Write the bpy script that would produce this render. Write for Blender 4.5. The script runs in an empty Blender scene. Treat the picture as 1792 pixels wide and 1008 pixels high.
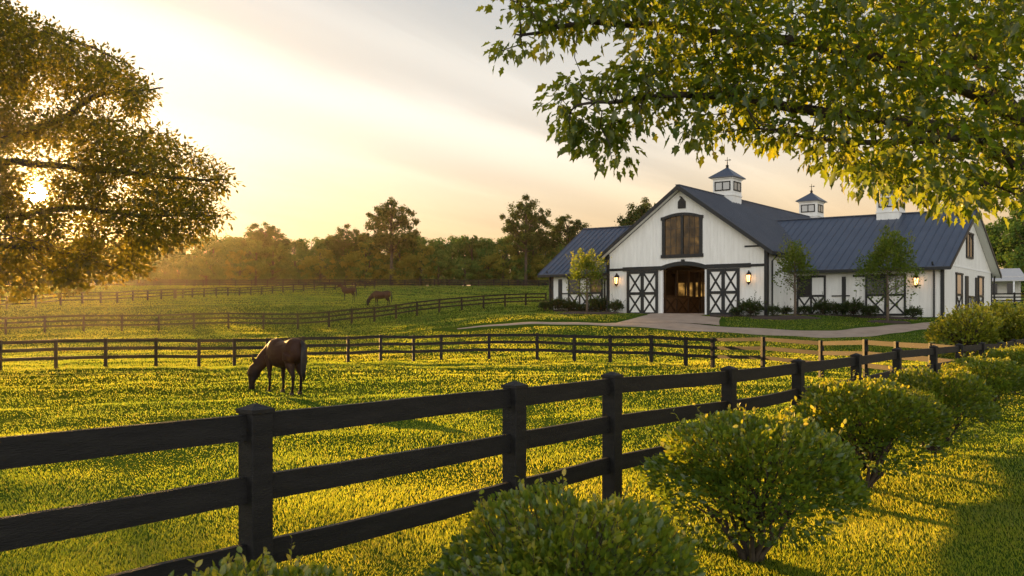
import bpy, math, random
import numpy as np
from mathutils import Vector, Matrix

random.seed(7)
rng = np.random.default_rng(11)
sc = bpy.context.scene
COL = sc.collection
PI = math.pi

# ------------------------------------------------------------------ camera model / helpers
FPX, CX, HY, EYE = 1450.0, 896.0, 570.0, 1.8

def at(px, py, Y):
    return Vector(((px - CX) / FPX * Y, Y, EYE - (py - HY) * Y / FPX))

def sstep(a, b, x):
    t = np.clip((np.asarray(x, float) - a) / (b - a), 0, 1)
    return t * t * (3 - 2 * t)

PL = np.array([(-100, 0), (30, 0), (38, -.1), (46, .12), (54, .6), (63, 1.2), (70, 1.75), (78, 2.7), (88, 3.9), (105, 5.1),
               (128, 6.5), (160, 9.2), (175, 10.2), (260, 13), (420, 16), (700, 17)], float)
PR = np.array([(-100, 0), (36, 0), (41, .02), (44, .15), (48, .45), (54, 1.0), (60, 1.75), (65, 2.42), (68, 2.68), (73.5, 2.95),
               (78, 3.2), (88, 4.0), (105, 5.1), (128, 6.5), (160, 9.2), (175, 10.2), (260, 13), (420, 16), (700, 17)], float)

# barn frame: u along the gable front, v along the ridge
BO = np.array([8.46, 73.5]); BF = np.array([.883, -.469]); BD = np.array([.669, .743])
_M = np.linalg.inv(np.array([BF, BD]).T)

def uv_of(X, Y):
    dx = np.asarray(X, float) - BO[0]; dy = np.asarray(Y, float) - BO[1]
    return _M[0, 0] * dx + _M[0, 1] * dy, _M[1, 0] * dx + _M[1, 1] * dy

def in_barn(X, Y, m=0.0):
    u, v = uv_of(X, Y)
    a = (u > m) & (u < 13.8 - m) & (v > m) & (v < 30 - m)
    b = (u >= 13.8 - m) & (u < 25.3 - m) & (v > 4.5 + m) & (v < 20.3 - m)
    c = (u > -6.88 + m) & (u <= m) & (v > 2 + m) & (v < 14.8 - m)
    return a | b | c

def smooth_interp(P, y):
    return (np.interp(y - 1.5, P[:, 0], P[:, 1]) + np.interp(y, P[:, 0], P[:, 1]) * 2 + np.interp(y + 1.5, P[:, 0], P[:, 1])) / 4

def ground(X, Y):
    X = np.asarray(X, float); Y = np.asarray(Y, float)
    w = sstep(-14, 3, X)
    z = smooth_interp(PL, Y) * (1 - w) + smooth_interp(PR, Y) * w
    k = sstep(2, 20, Y)
    z = z + k * (.035 * np.sin(X * .55 + .31 * Y) + .03 * np.sin(.9 * Y - .4 * X + 1.3) + .02 * np.sin(1.7 * X + .6 * Y))
    kf = sstep(2, 6, Y) * (1 - sstep(45, 60, Y))
    z = z + kf * (.014 * np.sin(2.1 * X + .7 * Y + .8 * np.sin(.6 * Y)) +   .015 * np.sin(2.4 * Y - .9 * X + 1.1 * np.sin(.5 * X)) +   .007 * np.sin(3.1 * Y + 1.9 * X))
    z = np.where(in_barn(X, Y, .5), np.minimum(z, 2.45), z)
    return z

def gz(x, y):
    return float(ground(x, y))

def tag(o, label=None, cat=None, group=None, kind=None):
    if label: o['label'] = label
    if cat: o['category'] = cat
    if group: o['group'] = group
    if kind: o['kind'] = kind
    return o

def empty(name, loc, rz=0.0):
    o = bpy.data.objects.new(name, None); COL.objects.link(o)
    o.empty_display_size = .2
    o.location = loc; o.rotation_euler = (0, 0, rz)
    return o

def link(name, me, mat=None, parent=None, loc=(0, 0, 0)):
    if mat is not None and not me.materials: me.materials.append(mat)
    o = bpy.data.objects.new(name, me); COL.objects.link(o)
    o.location = loc
    if parent is not None: o.parent = parent
    return o

def copy_tree(o, parent=None):
    c = o.copy(); COL.objects.link(c)
    if parent is not None: c.parent = parent
    for ch in list(o.children): copy_tree(ch, c)
    return c

class MB:
    def __init__(s, xf=None):
        s.v = []; s.f = []; s.xf = xf
    def add(s, vs, fs):
        b = len(s.v); s.v += [tuple(p) for p in vs]; s.f += [tuple(i + b for i in f) for f in fs]
    def box(s, x0, x1, y0, y1, z0, z1):
        s.add([(x0, y0, z0), (x1, y0, z0), (x1, y1, z0), (x0, y1, z0), (x0, y0, z1), (x1, y0, z1), (x1, y1, z1), (x0, y1, z1)],
              [(0, 3, 2, 1), (4, 5, 6, 7), (0, 1, 5, 4), (1, 2, 6, 5), (2, 3, 7, 6), (3, 0, 4, 7)])
    def bar(s, p0, p1, w, h, up=(0, 0, 1)):
        p0 = Vector(p0); p1 = Vector(p1); d = (p1 - p0).normalized(); up = Vector(up)
        r = d.cross(up)
        if r.length < 1e-5: r = d.cross(Vector((1, 0, 0)))
        r.normalize(); n = r.cross(d).normalized()
        q = []
        for p in (p0, p1):
            q += [p - r * w / 2 - n * h / 2, p + r * w / 2 - n * h / 2, p + r * w / 2 + n * h / 2, p - r * w / 2 + n * h / 2]
        s.add(q, [(0, 1, 2, 3), (7, 6, 5, 4), (0, 4, 5, 1), (1, 5, 6, 2), (2, 6, 7, 3), (3, 7, 4, 0)])
    def tube(s, pts, rad, n=8):
        pts = [Vector(p) for p in pts]; rings = []
        ref = Vector((.31, .17, .93))
        for i, p in enumerate(pts):
            d = (pts[min(i + 1, len(pts) - 1)] - pts[max(i - 1, 0)]).normalized()
            a = d.cross(ref)
            if a.length < .05: a = d.cross(Vector((1, 0, 0)))
            a.normalize(); b = d.cross(a)
            rings.append([p + (a * math.cos(2 * PI * k / n) + b * math.sin(2 * PI * k / n)) * rad[i] for k in range(n)])
        vs = [q for r in rings for q in r]; fs = []
        for i in range(len(pts) - 1):
            for k in range(n):
                fs.append((i * n + k, i * n + (k + 1) % n, (i + 1) * n + (k + 1) % n, (i + 1) * n + k))
        fs.append(tuple(range(n - 1, -1, -1))); fs.append(tuple(range((len(pts) - 1) * n, len(pts) * n)))
        s.add(vs, fs)
    def extrude_poly(s, poly, axis_fn0, axis_fn1):
        n = len(poly)
        a = [axis_fn0(*p) for p in poly]; b = [axis_fn1(*p) for p in poly]
        s.add(a + b, [tuple(range(n)), tuple(range(2 * n - 1, n - 1, -1))] + [(i, i + n, (i + 1) % n + n, (i + 1) % n) for i in range(n)])
    def build(s, name, mat=None, parent=None, loc=(0, 0, 0), smooth=False, recalc=True):
        me = bpy.data.meshes.new(name)
        v = s.v if s.xf is None else [s.xf(*p) for p in s.v]
        me.from_pydata([tuple(p) for p in v], [], s.f)
        if recalc:
            import bmesh
            bm = bmesh.new(); bm.from_mesh(me); bmesh.ops.recalc_face_normals(bm, faces=bm.faces); bm.to_mesh(me); bm.free()
        if smooth: me.polygons.foreach_set('use_smooth', [True] * len(me.polygons))
        me.update()
        return link(name, me, mat, parent, loc)

def np_mesh(name, V, F, tint=None):
    me = bpy.data.meshes.new(name)
    V = np.ascontiguousarray(V, dtype=np.float32); F = np.ascontiguousarray(F, dtype=np.int32)
    m, k = F.shape
    me.vertices.add(len(V)); me.vertices.foreach_set('co', V.ravel())
    me.loops.add(m * k); me.loops.foreach_set('vertex_index', F.ravel())
    me.polygons.add(m); me.polygons.foreach_set('loop_start', np.arange(m, dtype=np.int32) * k)
    me.update(calc_edges=True)
    if tint is not None:
        a = me.attributes.new('tint', 'FLOAT', 'POINT'); a.data.foreach_set('value', np.ascontiguousarray(tint, dtype=np.float32))
    return me

def nrm(a):
    return a / np.maximum(np.linalg.norm(a, axis=1, keepdims=True), 1e-9)

# leaf templates: (along, across, lift), faces of equal size
T_DIAMOND = (np.array([(0, 0, 0), (.45, -.5, .13), (1, 0, 0), (.45, .5, .13)]), np.array([(0, 1, 2), (0, 2, 3)]))
T_OVAL = (np.array([(0, 0, 0), (.28, -.42, .12), (.68, -.4, .12), (1, 0, -.04), (.68, .4, .12), (.28, .42, .12)]), np.array([(0, 1, 2, 3), (0, 3, 4, 5)]))
T_LOBE = (np.array([(0, 0, 0), (.12, -.14, .04), (.24, -.44, .12), (.36, -.27, .08), (.55, -.54, .14), (.68, -.24, .05), (1, 0, -.08),
                    (.68, .24, .05), (.55, .54, .14), (.36, .27, .08), (.24, .44, .12), (.12, .14, .04)]),
          np.array([(0, 1, 2, 3, 4, 5, 6), (6, 7, 8, 9, 10, 11, 0)]))
T_CARD = (np.array([(0, -.3, 0), (.3, -.5, .1), (1, -.15, -.05), (.8, .4, .1), (.25, .5, 0)]), np.array([(0, 1, 2, 3, 4)]))

def leaves(name, C, D, N, L, W, T, tint=None, lift=1.0):
    """leaves at C with axis D and rough normal N"""
    D = nrm(D); S = nrm(np.cross(N, D)); N2 = np.cross(D, S)
    t, f = T
    V = (C[:, None, :] + D[:, None, :] * (t[None, :, 0:1] * L[:, None, None]) + S[:, None, :] * (t[None, :, 1:2] * W[:, None, None])
         + N2[:, None, :] * (t[None, :, 2:3] * W[:, None, None] * lift))
    n = len(C); k = len(t)
    F = f[None] + (np.arange(n) * k)[:, None, None]
    if tint is None: tint = rng.random(n)
    return np_mesh(name, V.reshape(-1, 3), F.reshape(-1, f.shape[1]), np.repeat(tint, k))

def vnoise(x, y, s, seed=0):
    x = np.asarray(x) / s + 100; y = np.asarray(y) / s + 100
    xi = np.floor(x).astype(np.int64); yi = np.floor(y).astype(np.int64); fx = x - xi; fy = y - yi
    fx = fx * fx * (3 - 2 * fx); fy = fy * fy * (3 - 2 * fy)
    def h(a, b):
        n = (a * 374761393 + b * 668265263 + seed * 974711) & 0x7fffffff
        n = ((n ^ (n >> 13)) * 1274126177) & 0x7fffffff
        return ((n ^ (n >> 16)) & 0xffff) / 65535.0
    return (h(xi, yi) * (1 - fx) + h(xi + 1, yi) * fx) * (1 - fy) + (h(xi, yi + 1) * (1 - fx) + h(xi + 1, yi + 1) * fx) * fy

def in_poly(px, py, poly):
    px = np.asarray(px); py = np.asarray(py); r = np.zeros(px.shape, bool); n = len(poly)
    for i in range(n):
        x0, y0 = poly[i]; x1, y1 = poly[(i + 1) % n]
        if y0 == y1: continue
        c = ((y0 > py) != (y1 > py)) & (px < (x1 - x0) * (py - y0) / (y1 - y0) + x0)
        r ^= c
    return r

def polydist(X, Y, pts):
    d = np.full(np.shape(X), 1e9)
    for (x0, y0), (x1, y1) in zip(pts[:-1], pts[1:]):
        dx, dy = x1 - x0, y1 - y0
        t = np.clip(((X - x0) * dx + (Y - y0) * dy) / (dx * dx + dy * dy), 0, 1)
        d = np.minimum(d, np.hypot(X - x0 - t * dx, Y - y0 - t * dy))
    return d

def catmull(P, n=8):
    P = [np.array(p, float) for p in P]; P = [2 * P[0] - P[1]] + P + [2 * P[-1] - P[-2]]; out = []
    for i in range(1, len(P) - 2):
        for k in range(n):
            t = k / n
            out.append(.5 * ((2 * P[i]) + (-P[i - 1] + P[i + 1]) * t + (2 * P[i - 1] - 5 * P[i] + 4 * P[i + 1] - P[i + 2]) * t * t
                             + (-P[i - 1] + 3 * P[i] - 3 * P[i + 1] + P[i + 2]) * t ** 3))
    out.append(P[-2]); return out

# ------------------------------------------------------------------ materials
def new_mat(name):
    m = bpy.data.materials.new(name); m.use_nodes = True
    nt = m.node_tree; nt.nodes.clear()
    return m, nt, nt.nodes, nt.links

def ramp(nodes, stops):
    r = nodes.new('ShaderNodeValToRGB'); e = r.color_ramp.elements
    while len(e) > 1: e.remove(e[-1])
    e[0].position = stops[0][0]; e[0].color = (*stops[0][1], 1)
    for p, c in stops[1:]:
        q = e.new(p); q.color = (*c, 1)
    return r

def solid(name, c, rough=.6, metal=0, noise=0.0, nscale=8.0, bump=0.0, bscale=40.0, stretch=(1, 1, 1), spec=.5, c2=None):
    m, nt, N, L = new_mat(name)
    out = N.new('ShaderNodeOutputMaterial'); b = N.new('ShaderNodeBsdfPrincipled')
    b.inputs['Roughness'].default_value = rough; b.inputs['Metallic'].default_value = metal
    b.inputs['Specular IOR Level'].default_value = spec
    L.new(b.outputs[0], out.inputs[0])
    tc = N.new('ShaderNodeTexCoord'); mp = N.new('ShaderNodeMapping'); mp.inputs['Scale'].default_value = stretch
    L.new(tc.outputs['Object'], mp.inputs[0])
    if noise or c2:
        n = N.new('ShaderNodeTexNoise'); n.inputs['Scale'].default_value = nscale; n.inputs['Detail'].default_value = 6
        n.inputs['Roughness'].default_value = .65
        L.new(mp.outputs[0], n.inputs['Vector'])
        d = c2 or tuple(x * (1 - noise) for x in c)
        r = ramp(N, [(.3, d), (.7, c)])
        L.new(n.outputs['Fac'], r.inputs[0]); L.new(r.outputs[0], b.inputs['Base Color'])
    else:
        b.inputs['Base Color'].default_value = (*c, 1)
    if bump:
        n2 = N.new('ShaderNodeTexNoise'); n2.inputs['Scale'].default_value = bscale; n2.inputs['Detail'].default_value = 4
        L.new(mp.outputs[0], n2.inputs['Vector'])
        bp = N.new('ShaderNodeBump'); bp.inputs['Strength'].default_value = bump; bp.inputs['Distance'].default_value = .02
        L.new(n2.outputs['Fac'], bp.inputs['Height']); L.new(bp.outputs[0], b.inputs['Normal'])
    return m

def leaf_mat(name, cols, trans, tcols=None, gloss=.05, rough=.4):
    """reflecting + translucent leaf; colour varies from leaf to leaf with the 'tint' attribute"""
    m, nt, N, L = new_mat(name)
    out = N.new('ShaderNodeOutputMaterial')
    at_ = N.new('ShaderNodeAttribute'); at_.attribute_name = 'tint'
    n = len(cols); stops = [(i / max(1, n - 1), c) for i, c in enumerate(cols)]
    r = ramp(N, stops); L.new(at_.outputs['Fac'], r.inputs[0])
    tcols = tcols or [tuple(min(1, x * 2.2) for x in c) for c in cols]
    r2 = ramp(N, [(i / max(1, n - 1), c) for i, c in enumerate(tcols)]); L.new(at_.outputs['Fac'], r2.inputs[0])
    d = N.new('ShaderNodeBsdfDiffuse'); t = N.new('ShaderNodeBsdfTranslucent'); g = N.new('ShaderNodeBsdfGlossy')
    g.inputs['Roughness'].default_value = rough; g.inputs['Color'].default_value = (.9, .9, .9, 1)
    L.new(r.outputs[0], d.inputs[0]); L.new(r2.outputs[0], t.inputs[0])
    mx = N.new('ShaderNodeMixShader'); mx.inputs[0].default_value = trans
    L.new(d.outputs[0], mx.inputs[1]); L.new(t.outputs[0], mx.inputs[2])
    m2 = N.new('ShaderNodeMixShader'); m2.inputs[0].default_value = gloss
    L.new(mx.outputs[0], m2.inputs[1]); L.new(g.outputs[0], m2.inputs[2]); L.new(m2.outputs[0], out.inputs[0])
    return m

def emit(name, c, s):
    m, nt, N, L = new_mat(name)
    out = N.new('ShaderNodeOutputMaterial'); e = N.new('ShaderNodeEmission')
    e.inputs[0].default_value = (*c, 1); e.inputs[1].default_value = s; L.new(e.outputs[0], out.inputs[0])
    return m

M = {}
M['fence'] = solid('black_fence_paint', (.008, .0075, .007), .6, c2=(.022, .02, .018), nscale=2.2, bump=.35, bscale=30, stretch=(1, 1, 6), spec=.2)
M['fence_sunlit'] = solid('sunlit_fence_paint', (.026, .015, .009), .7, c2=(.012, .008, .006), nscale=4, bump=.3, bscale=30, spec=.2)  # black fence coloured brown where low sun would strike its end rails
M['fence_far'] = solid('dark_fence_paint', (.02, .016, .012), .7, noise=.4, spec=.2)
M['black'] = solid('black_trim_paint', (.014, .016, .016), .5, noise=.3, nscale=3, spec=.3)
M['white'] = solid('white_siding', (.80, .78, .725), .65, c2=(.67, .645, .59), nscale=1.1, bump=.12, bscale=25, stretch=(3, 3, .4))
M['white_trim'] = solid('white_trim_paint', (.8, .79, .76), .55, noise=.08)
M['roof_fine'] = solid('dark_ribbed_metal_roof', (.055, .068, .095), .45, metal=0, c2=(.038, .048, .07), nscale=.5, spec=.4)
M['roof_seam'] = solid('slate_blue_standing_seam_roof', (.055, .070, .10), .38, metal=0, c2=(.040, .052, .078), nscale=.5, spec=.5)
M['wood_dark'] = solid('dark_stall_wood', (.07, .035, .018), .6, c2=(.03, .016, .009), nscale=2, stretch=(3, 3, .6))
M['wood_stall'] = solid('brown_stall_boards', (.13, .07, .035), .6, c2=(.07, .036, .018), nscale=2, stretch=(4, 4, .5))
M['floor_in'] = solid('barn_aisle_floor', (.16, .11, .08), .8, noise=.3)
M['bark'] = solid('grey_brown_bark', (.07, .05, .035), .9, c2=(.03, .022, .015), nscale=6, bump=.8, bscale=14, stretch=(1, 1, .25))
M['bark_pale'] = solid('pale_young_bark', (.14, .10, .07), .9, c2=(.08, .06, .04), nscale=6, bump=.6, bscale=30)
M['iron'] = solid('black_iron', (.012, .011, .010), .4, metal=.5)
M['lamp'] = emit('lamp_glow', (1, .5, .16), 2.4)
M['mulch'] = solid('brown_mulch', (.055, .03, .018), .95, c2=(.02, .012, .008), nscale=8, bump=1, bscale=14)
M['sand'] = solid('pale_gravel', (.36, .265, .19), .95, c2=(.25, .18, .125), nscale=1.0, bump=.5, bscale=18)
M['horse'] = None

def amber_pane(name, base, glow, strength):
    m, nt, N, L = new_mat(name)
    out = N.new('ShaderNodeOutputMaterial'); b = N.new('ShaderNodeBsdfPrincipled')
    b.inputs['Base Color'].default_value = (*base, 1); b.inputs['Roughness'].default_value = .12; b.inputs['Specular IOR Level'].default_value = .15
    tc = N.new('ShaderNodeTexCoord'); n = N.new('ShaderNodeTexNoise'); n.inputs['Scale'].default_value = 1.6; n.inputs['Detail'].default_value = 3
    L.new(tc.outputs['Object'], n.inputs['Vector'])
    r = ramp(N, [(.38, tuple(x * .1 for x in glow)), (.6, tuple(x * .5 for x in glow)), (.72, glow)])
    L.new(n.outputs['Fac'], r.inputs[0]); L.new(r.outputs[0], b.inputs['Emission Color']); b.inputs['Emission Strength'].default_value = strength
    L.new(b.outputs[0], out.inputs[0])
    return m
M['pane_amber'] = amber_pane('lit_window_glass', (.02, .015, .01), (.6, .32, .08), .11)
M['pane_stall'] = amber_pane('lit_stall_glass', (.03, .02, .012), (.8, .42, .10), .3)
M['pane_dark'] = solid('dark_window_glass', (.02, .02, .021), .08, spec=.3)
M['pane_pale'] = solid('sky_mirroring_glass', (.25, .25, .24), .05, metal=.3, spec=.9)

G_D = [(.020, .042, .006), (.032, .060, .009), (.048, .075, .012), (.07, .085, .018)]
M['leaf_far'] = leaf_mat('far_foliage', [(.045, .088, .02), (.07, .125, .026), (.11, .165, .032), (.16, .19, .04)], .3, [(.04, .11, .02), (.07, .16, .025), (.11, .2, .03), (.17, .24, .035)], gloss=.0)
M['leaf_tall'] = leaf_mat('tall_tree_foliage', [(.026, .044, .012), (.04, .062, .015), (.06, .08, .019)], .3, gloss=.0)
M['leaf_yellow'] = leaf_mat('yellowing_foliage', [(.09, .11, .02), (.15, .15, .025), (.22, .19, .03)], .35, gloss=.0)
M['leaf_left'] = leaf_mat('left_tree_leaves', [(.018, .026, .006), (.03, .038, .008), (.055, .056, .010)], .6,
                          [(.19, .17, .016), (.34, .28, .02), (.6, .44, .026)], gloss=.02)
M['leaf_right'] = leaf_mat('broad_leaves', [(.035, .065, .008), (.055, .088, .010), (.09, .11, .012)], .58,
                           [(.19, .29, .017), (.31, .38, .02), (.50, .48, .025)], gloss=.03, rough=.4)
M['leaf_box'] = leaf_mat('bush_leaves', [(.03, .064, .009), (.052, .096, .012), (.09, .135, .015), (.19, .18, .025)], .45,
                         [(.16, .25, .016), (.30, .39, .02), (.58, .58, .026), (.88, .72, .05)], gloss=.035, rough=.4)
M['leaf_shrub'] = leaf_mat('shrub_leaves', [(.018, .034, .007), (.028, .05, .009), (.045, .07, .012)], .35, gloss=.03)
M['leaf_hedge'] = leaf_mat('sun_tinted_shrub_leaves', [(.05, .085, .010), (.17, .19, .014), (.5, .42, .02)], .35,
                           [(.2, .26, .015), (.45, .42, .02), (.8, .6, .03)], gloss=.03)  # yellow puts sunlight into the leaf colour; the barn shades these shrubs
M['leaf_young'] = leaf_mat('young_tree_leaves', [(.03, .055, .009), (.05, .08, .012), (.09, .11, .018)], .45,
                           [(.18, .27, .018), (.3, .38, .022), (.55, .5, .03)], gloss=.02)
M['grass'] = leaf_mat('grass_blades', [(.016, .042, .008), (.026, .060, .010), (.052, .084, .014), (.15, .13, .04)], .58,
                      [(.24, .40, .03), (.46, .58, .04), (.78, .78, .05), (.92, .74, .12)], gloss=.02, rough=.5)

def ground_material():
    m, nt, N, L = new_mat('meadow_turf')
    out = N.new('ShaderNodeOutputMaterial'); b = N.new('ShaderNodeBsdfPrincipled')
    b.inputs['Roughness'].default_value = 1; b.inputs['Specular IOR Level'].default_value = 0
    tc = N.new('ShaderNodeTexCoord')
    n1 = N.new('ShaderNodeTexNoise'); n1.inputs['Scale'].default_value = .25; n1.inputs['Detail'].default_value = 8; n1.inputs['Roughness'].default_value = .8
    n2 = N.new('ShaderNodeTexNoise'); n2.inputs['Scale'].default_value = 9; n2.inputs['Detail'].default_value = 6; n2.inputs['Roughness'].default_value = .8
    L.new(tc.outputs['Object'], n1.inputs['Vector']); L.new(tc.outputs['Object'], n2.inputs['Vector'])
    r1 = ramp(N, [(.35, (.045, .085, .010)), (.55, (.065, .105, .013)), (.72, (.10, .12, .02))])
    r2 = ramp(N, [(.3, (.35, .35, .35)), (.7, (1, 1, 1))])
    L.new(n1.outputs['Fac'], r1.inputs[0]); L.new(n2.outputs['Fac'], r2.inputs[0])
    mx = N.new('ShaderNodeMix'); mx.data_type = 'RGBA'; mx.blend_type = 'MULTIPLY'; mx.inputs['Factor'].default_value = .8
    L.new(r1.outputs[0], mx.inputs['A']); L.new(r2.outputs[0], mx.inputs['B']); L.new(mx.outputs['Result'], b.inputs['Base Color'])
    L.new(b.outputs[0], out.inputs[0])
    return m
M['ground'] = ground_material()

def horse_material():
    m, nt, N, L = new_mat('bay_coat')
    out = N.new('ShaderNodeOutputMaterial'); b = N.new('ShaderNodeBsdfPrincipled')
    b.inputs['Roughness'].default_value = .62; b.inputs['Specular IOR Level'].default_value = .15
    b.inputs['Sheen Weight'].default_value = .04; b.inputs['Sheen Roughness'].default_value = .35
    b.inputs['Sheen Tint'].default_value = (1, .6, .35, 1)
    tc = N.new('ShaderNodeTexCoord'); sp = N.new('ShaderNodeSeparateXYZ'); L.new(tc.outputs['Object'], sp.inputs[0])
    n = N.new('ShaderNodeTexNoise'); n.inputs['Scale'].default_value = 5; L.new(tc.outputs['Object'], n.inputs['Vector'])
    ad = N.new('ShaderNodeMath'); ad.operation = 'MULTIPLY_ADD'; ad.inputs[1].default_value = .25
    L.new(n.outputs['Fac'], ad.inputs[0]); L.new(sp.outputs['Z'], ad.inputs[2])
    r = ramp(N, [(.35, (.008, .006, .005)), (.62, (.014, .008, .006)), (.85, (.026, .012, .008)), (1.0, (.038, .017, .010))])
    L.new(ad.outputs[0], r.inputs[0]); L.new(r.outputs[0], b.inputs['Base Color'])
    L.new(b.outputs[0], out.inputs[0])
    return m
M['horse'] = horse_material()
M['hair'] = solid('black_horse_hair', (.012, .009, .007), .5, noise=.4, nscale=20, bump=.6, bscale=30, stretch=(6, 6, .4))

# ------------------------------------------------------------------ sun, sky, camera, haze
SUN = Vector((-831 / FPX, 1.0, 231 / FPX)).normalized()
SUN_ELEV = math.asin(SUN.z); SUN_AZ = math.atan2(SUN.x, SUN.y)
sl = bpy.data.lights.new('sun', 'SUN'); sl.energy = 5.0; sl.angle = math.radians(.55); sl.color = (1, .56, .17)
so = bpy.data.objects.new('sun', sl); COL.objects.link(so); so.rotation_mode = 'QUATERNION'; so.rotation_quaternion = SUN.to_track_quat('Z', 'Y')
so.location = (-40, 60, 40)

def make_world():
    w = bpy.data.worlds.new('World'); sc.world = w; w.use_nodes = True
    nt = w.node_tree; N = nt.nodes; L = nt.links; N.clear()
    out = N.new('ShaderNodeOutputWorld'); bg = N.new('ShaderNodeBackground'); bg.inputs[1].default_value = .07
    L.new(bg.outputs[0], out.inputs[0])
    def math_(op, a, b=None, c=None):
        n = N.new('ShaderNodeMath'); n.operation = op
        for i, x in enumerate((a, b, c)):
            if x is None: continue
            if isinstance(x, (int, float)): n.inputs[i].default_value = x
            else: L.new(x, n.inputs[i])
        return n.outputs[0]
    def mixc(f, a, b, blend='MIX'):
        n = N.new('ShaderNodeMix'); n.data_type = 'RGBA'; n.blend_type = blend; n.clamp_factor = False
        for k, x in (('Factor', f), ('A', a), ('B', b)):
            if isinstance(x, (int, float)): n.inputs[k].default_value = x
            elif isinstance(x, tuple): n.inputs[k].default_value = (*x, 1)
            else: L.new(x, n.inputs[k])
        return n.outputs['Result']
    tc = N.new('ShaderNodeTexCoord'); sp = N.new('ShaderNodeSeparateXYZ'); L.new(tc.outputs['Generated'], sp.inputs[0])
    x, y, z = sp.outputs
    sky = N.new('ShaderNodeTexSky'); sky.sky_type = 'NISHITA'; sky.sun_disc = False
    sky.sun_elevation = SUN_ELEV; sky.sun_rotation = SUN_AZ; sky.dust_density = 4; sky.air_density = 1.2
    # thin veil of high cloud: colour by elevation
    r = ramp(N, [(p, tuple(.84 * v for v in c)) for p, c in [(0.0, (.64, .35, .14)), (.10, (.63, .43, .235)), (.15, (.62, .49, .335)), (.20, (.60, .53, .44)), (.26, (.56, .53, .485)),
                 (.32, (.48, .47, .445)), (.38, (.37, .385, .395)), (.55, (.26, .29, .34)), (1.0, (.19, .22, .27))]])
    L.new(z, r.inputs[0])
    dt = N.new('ShaderNodeVectorMath'); dt.operation = 'DOT_PRODUCT'; L.new(tc.outputs['Generated'], dt.inputs[0]); dt.inputs[1].default_value = SUN
    s = math_('MAXIMUM', dt.outputs['Value'], 0.0)
    # away from the sun the sky turns to a cooler grey-blue veil
    rc = ramp(N, [(0.0, (.60, .55, .485)), (.2, (.56, .535, .50)), (.4, (.42, .43, .44)), (.6, (.26, .29, .34)), (1.0, (.19, .22, .27))])
    L.new(z, rc.inputs[0])
    fr_ = N.new('ShaderNodeMapRange'); fr_.inputs['From Min'].default_value = -.35; fr_.inputs['From Max'].default_value = .5
    L.new(y, fr_.inputs['Value'])
    base0 = mixc(fr_.outputs[0], rc.outputs[0], r.outputs[0])
    # cirrus streaks
    zz = math_('ADD', math_('MAXIMUM', z, 0.0), .12)
    cx = math_('DIVIDE', x, zz); cy = math_('DIVIDE', y, zz)
    tt = math_('ADD', math_('MULTIPLY', cx, .695), math_('MULTIPLY', cy, .719)); nn = math_('ADD', math_('MULTIPLY', cx, -.719), math_('MULTIPLY', cy, .695))
    cb = N.new('ShaderNodeCombineXYZ'); L.new(math_('MULTIPLY', tt, .42), cb.inputs[0]); L.new(math_('MULTIPLY', nn, 2.2), cb.inputs[1])
    n1 = N.new('ShaderNodeTexNoise'); n1.inputs['Scale'].default_value = 1.0; n1.inputs['Detail'].default_value = 8; n1.inputs['Roughness'].default_value = .55
    n1.inputs['Distortion'].default_value = .5
    L.new(cb.outputs[0], n1.inputs['Vector'])
    nz = math_('SUBTRACT', n1.outputs['Fac'], .5)
    wob = math_('ADD', nn, math_('MULTIPLY', nz, .55))
    def band(c, w_):
        q = math_('DIVIDE', math_('SUBTRACT', wob, c), w_)
        return math_('POWER', 2.718, math_('MULTIPLY', math_('MULTIPLY', q, q), -1.0))
    st = math_('ADD', math_('MULTIPLY', band(2.06, .15), .24), math_('MULTIPLY', band(1.66, .06), .10))
    st = math_('SUBTRACT', st, math_('MULTIPLY', band(1.84, .10), .07)); st = math_('SUBTRACT', st, math_('MULTIPLY', band(2.42, .12), .05))
    st = math_('ADD', math_('ADD', math_('MULTIPLY', nz, .55), st), 1.0)
    ccl = N.new('ShaderNodeCombineXYZ'); L.new(st, ccl.inputs[0]); L.new(math_('ADD', math_('MULTIPLY', st, .95), .05), ccl.inputs[1]); L.new(math_('ADD', math_('MULTIPLY', st, .88), .12), ccl.inputs[2])
    base = mixc(1.0, base0, ccl.outputs[0], 'MULTIPLY')
    # aureole round the sun and the disc itself
    g1 = math_('MULTIPLY', math_('POWER', s, 10.0), .10)
    g2 = math_('MULTIPLY', math_('POWER', s, 120.0), .3)
    g3 = math_('MULTIPLY', math_('POWER', s, 3000.0), 1.6)
    disc = math_('MULTIPLY', math_('GREATER_THAN', s, math.cos(math.radians(.52))), 50.0)
    base = mixc(1.0, base, mixc(g1, (0, 0, 0), (1, .95, .86)), 'ADD')
    base = mixc(1.0, base, mixc(g2, (0, 0, 0), (1, .62, .22)), 'ADD')
    base = mixc(1.0, base, mixc(g3, (0, 0, 0), (1, .60, .18)), 'ADD')
    base = mixc(1.0, base, mixc(disc, (0, 0, 0), (1, .80, .5)), 'ADD')
    # the sky opposite the sun is a bright pale veil as well
    back = math_('MAXIMUM', math_('MULTIPLY', y, -1.0), 0.0)
    bk = math_('ADD', 1.0, math_('MULTIPLY', back, BACK))
    cbk = N.new('ShaderNodeCombineXYZ')
    for i in range(3): L.new(bk, cbk.inputs[i])
    base = mixc(1.0, base, cbk.outputs[0], 'MULTIPLY')
    low = math_('LESS_THAN', z, -.02)
    base = mixc(low, base, (.10, .09, .05))
    veil = mixc(1.0, base, (10, 10, 10), 'MULTIPLY')
    L.new(mixc(.9, sky.outputs[0], veil), bg.inputs[0])
    w.cycles.sampling_method = 'MANUAL'; w.cycles.sample_map_resolution = 1024
BACK = 1.65
make_world()

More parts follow.
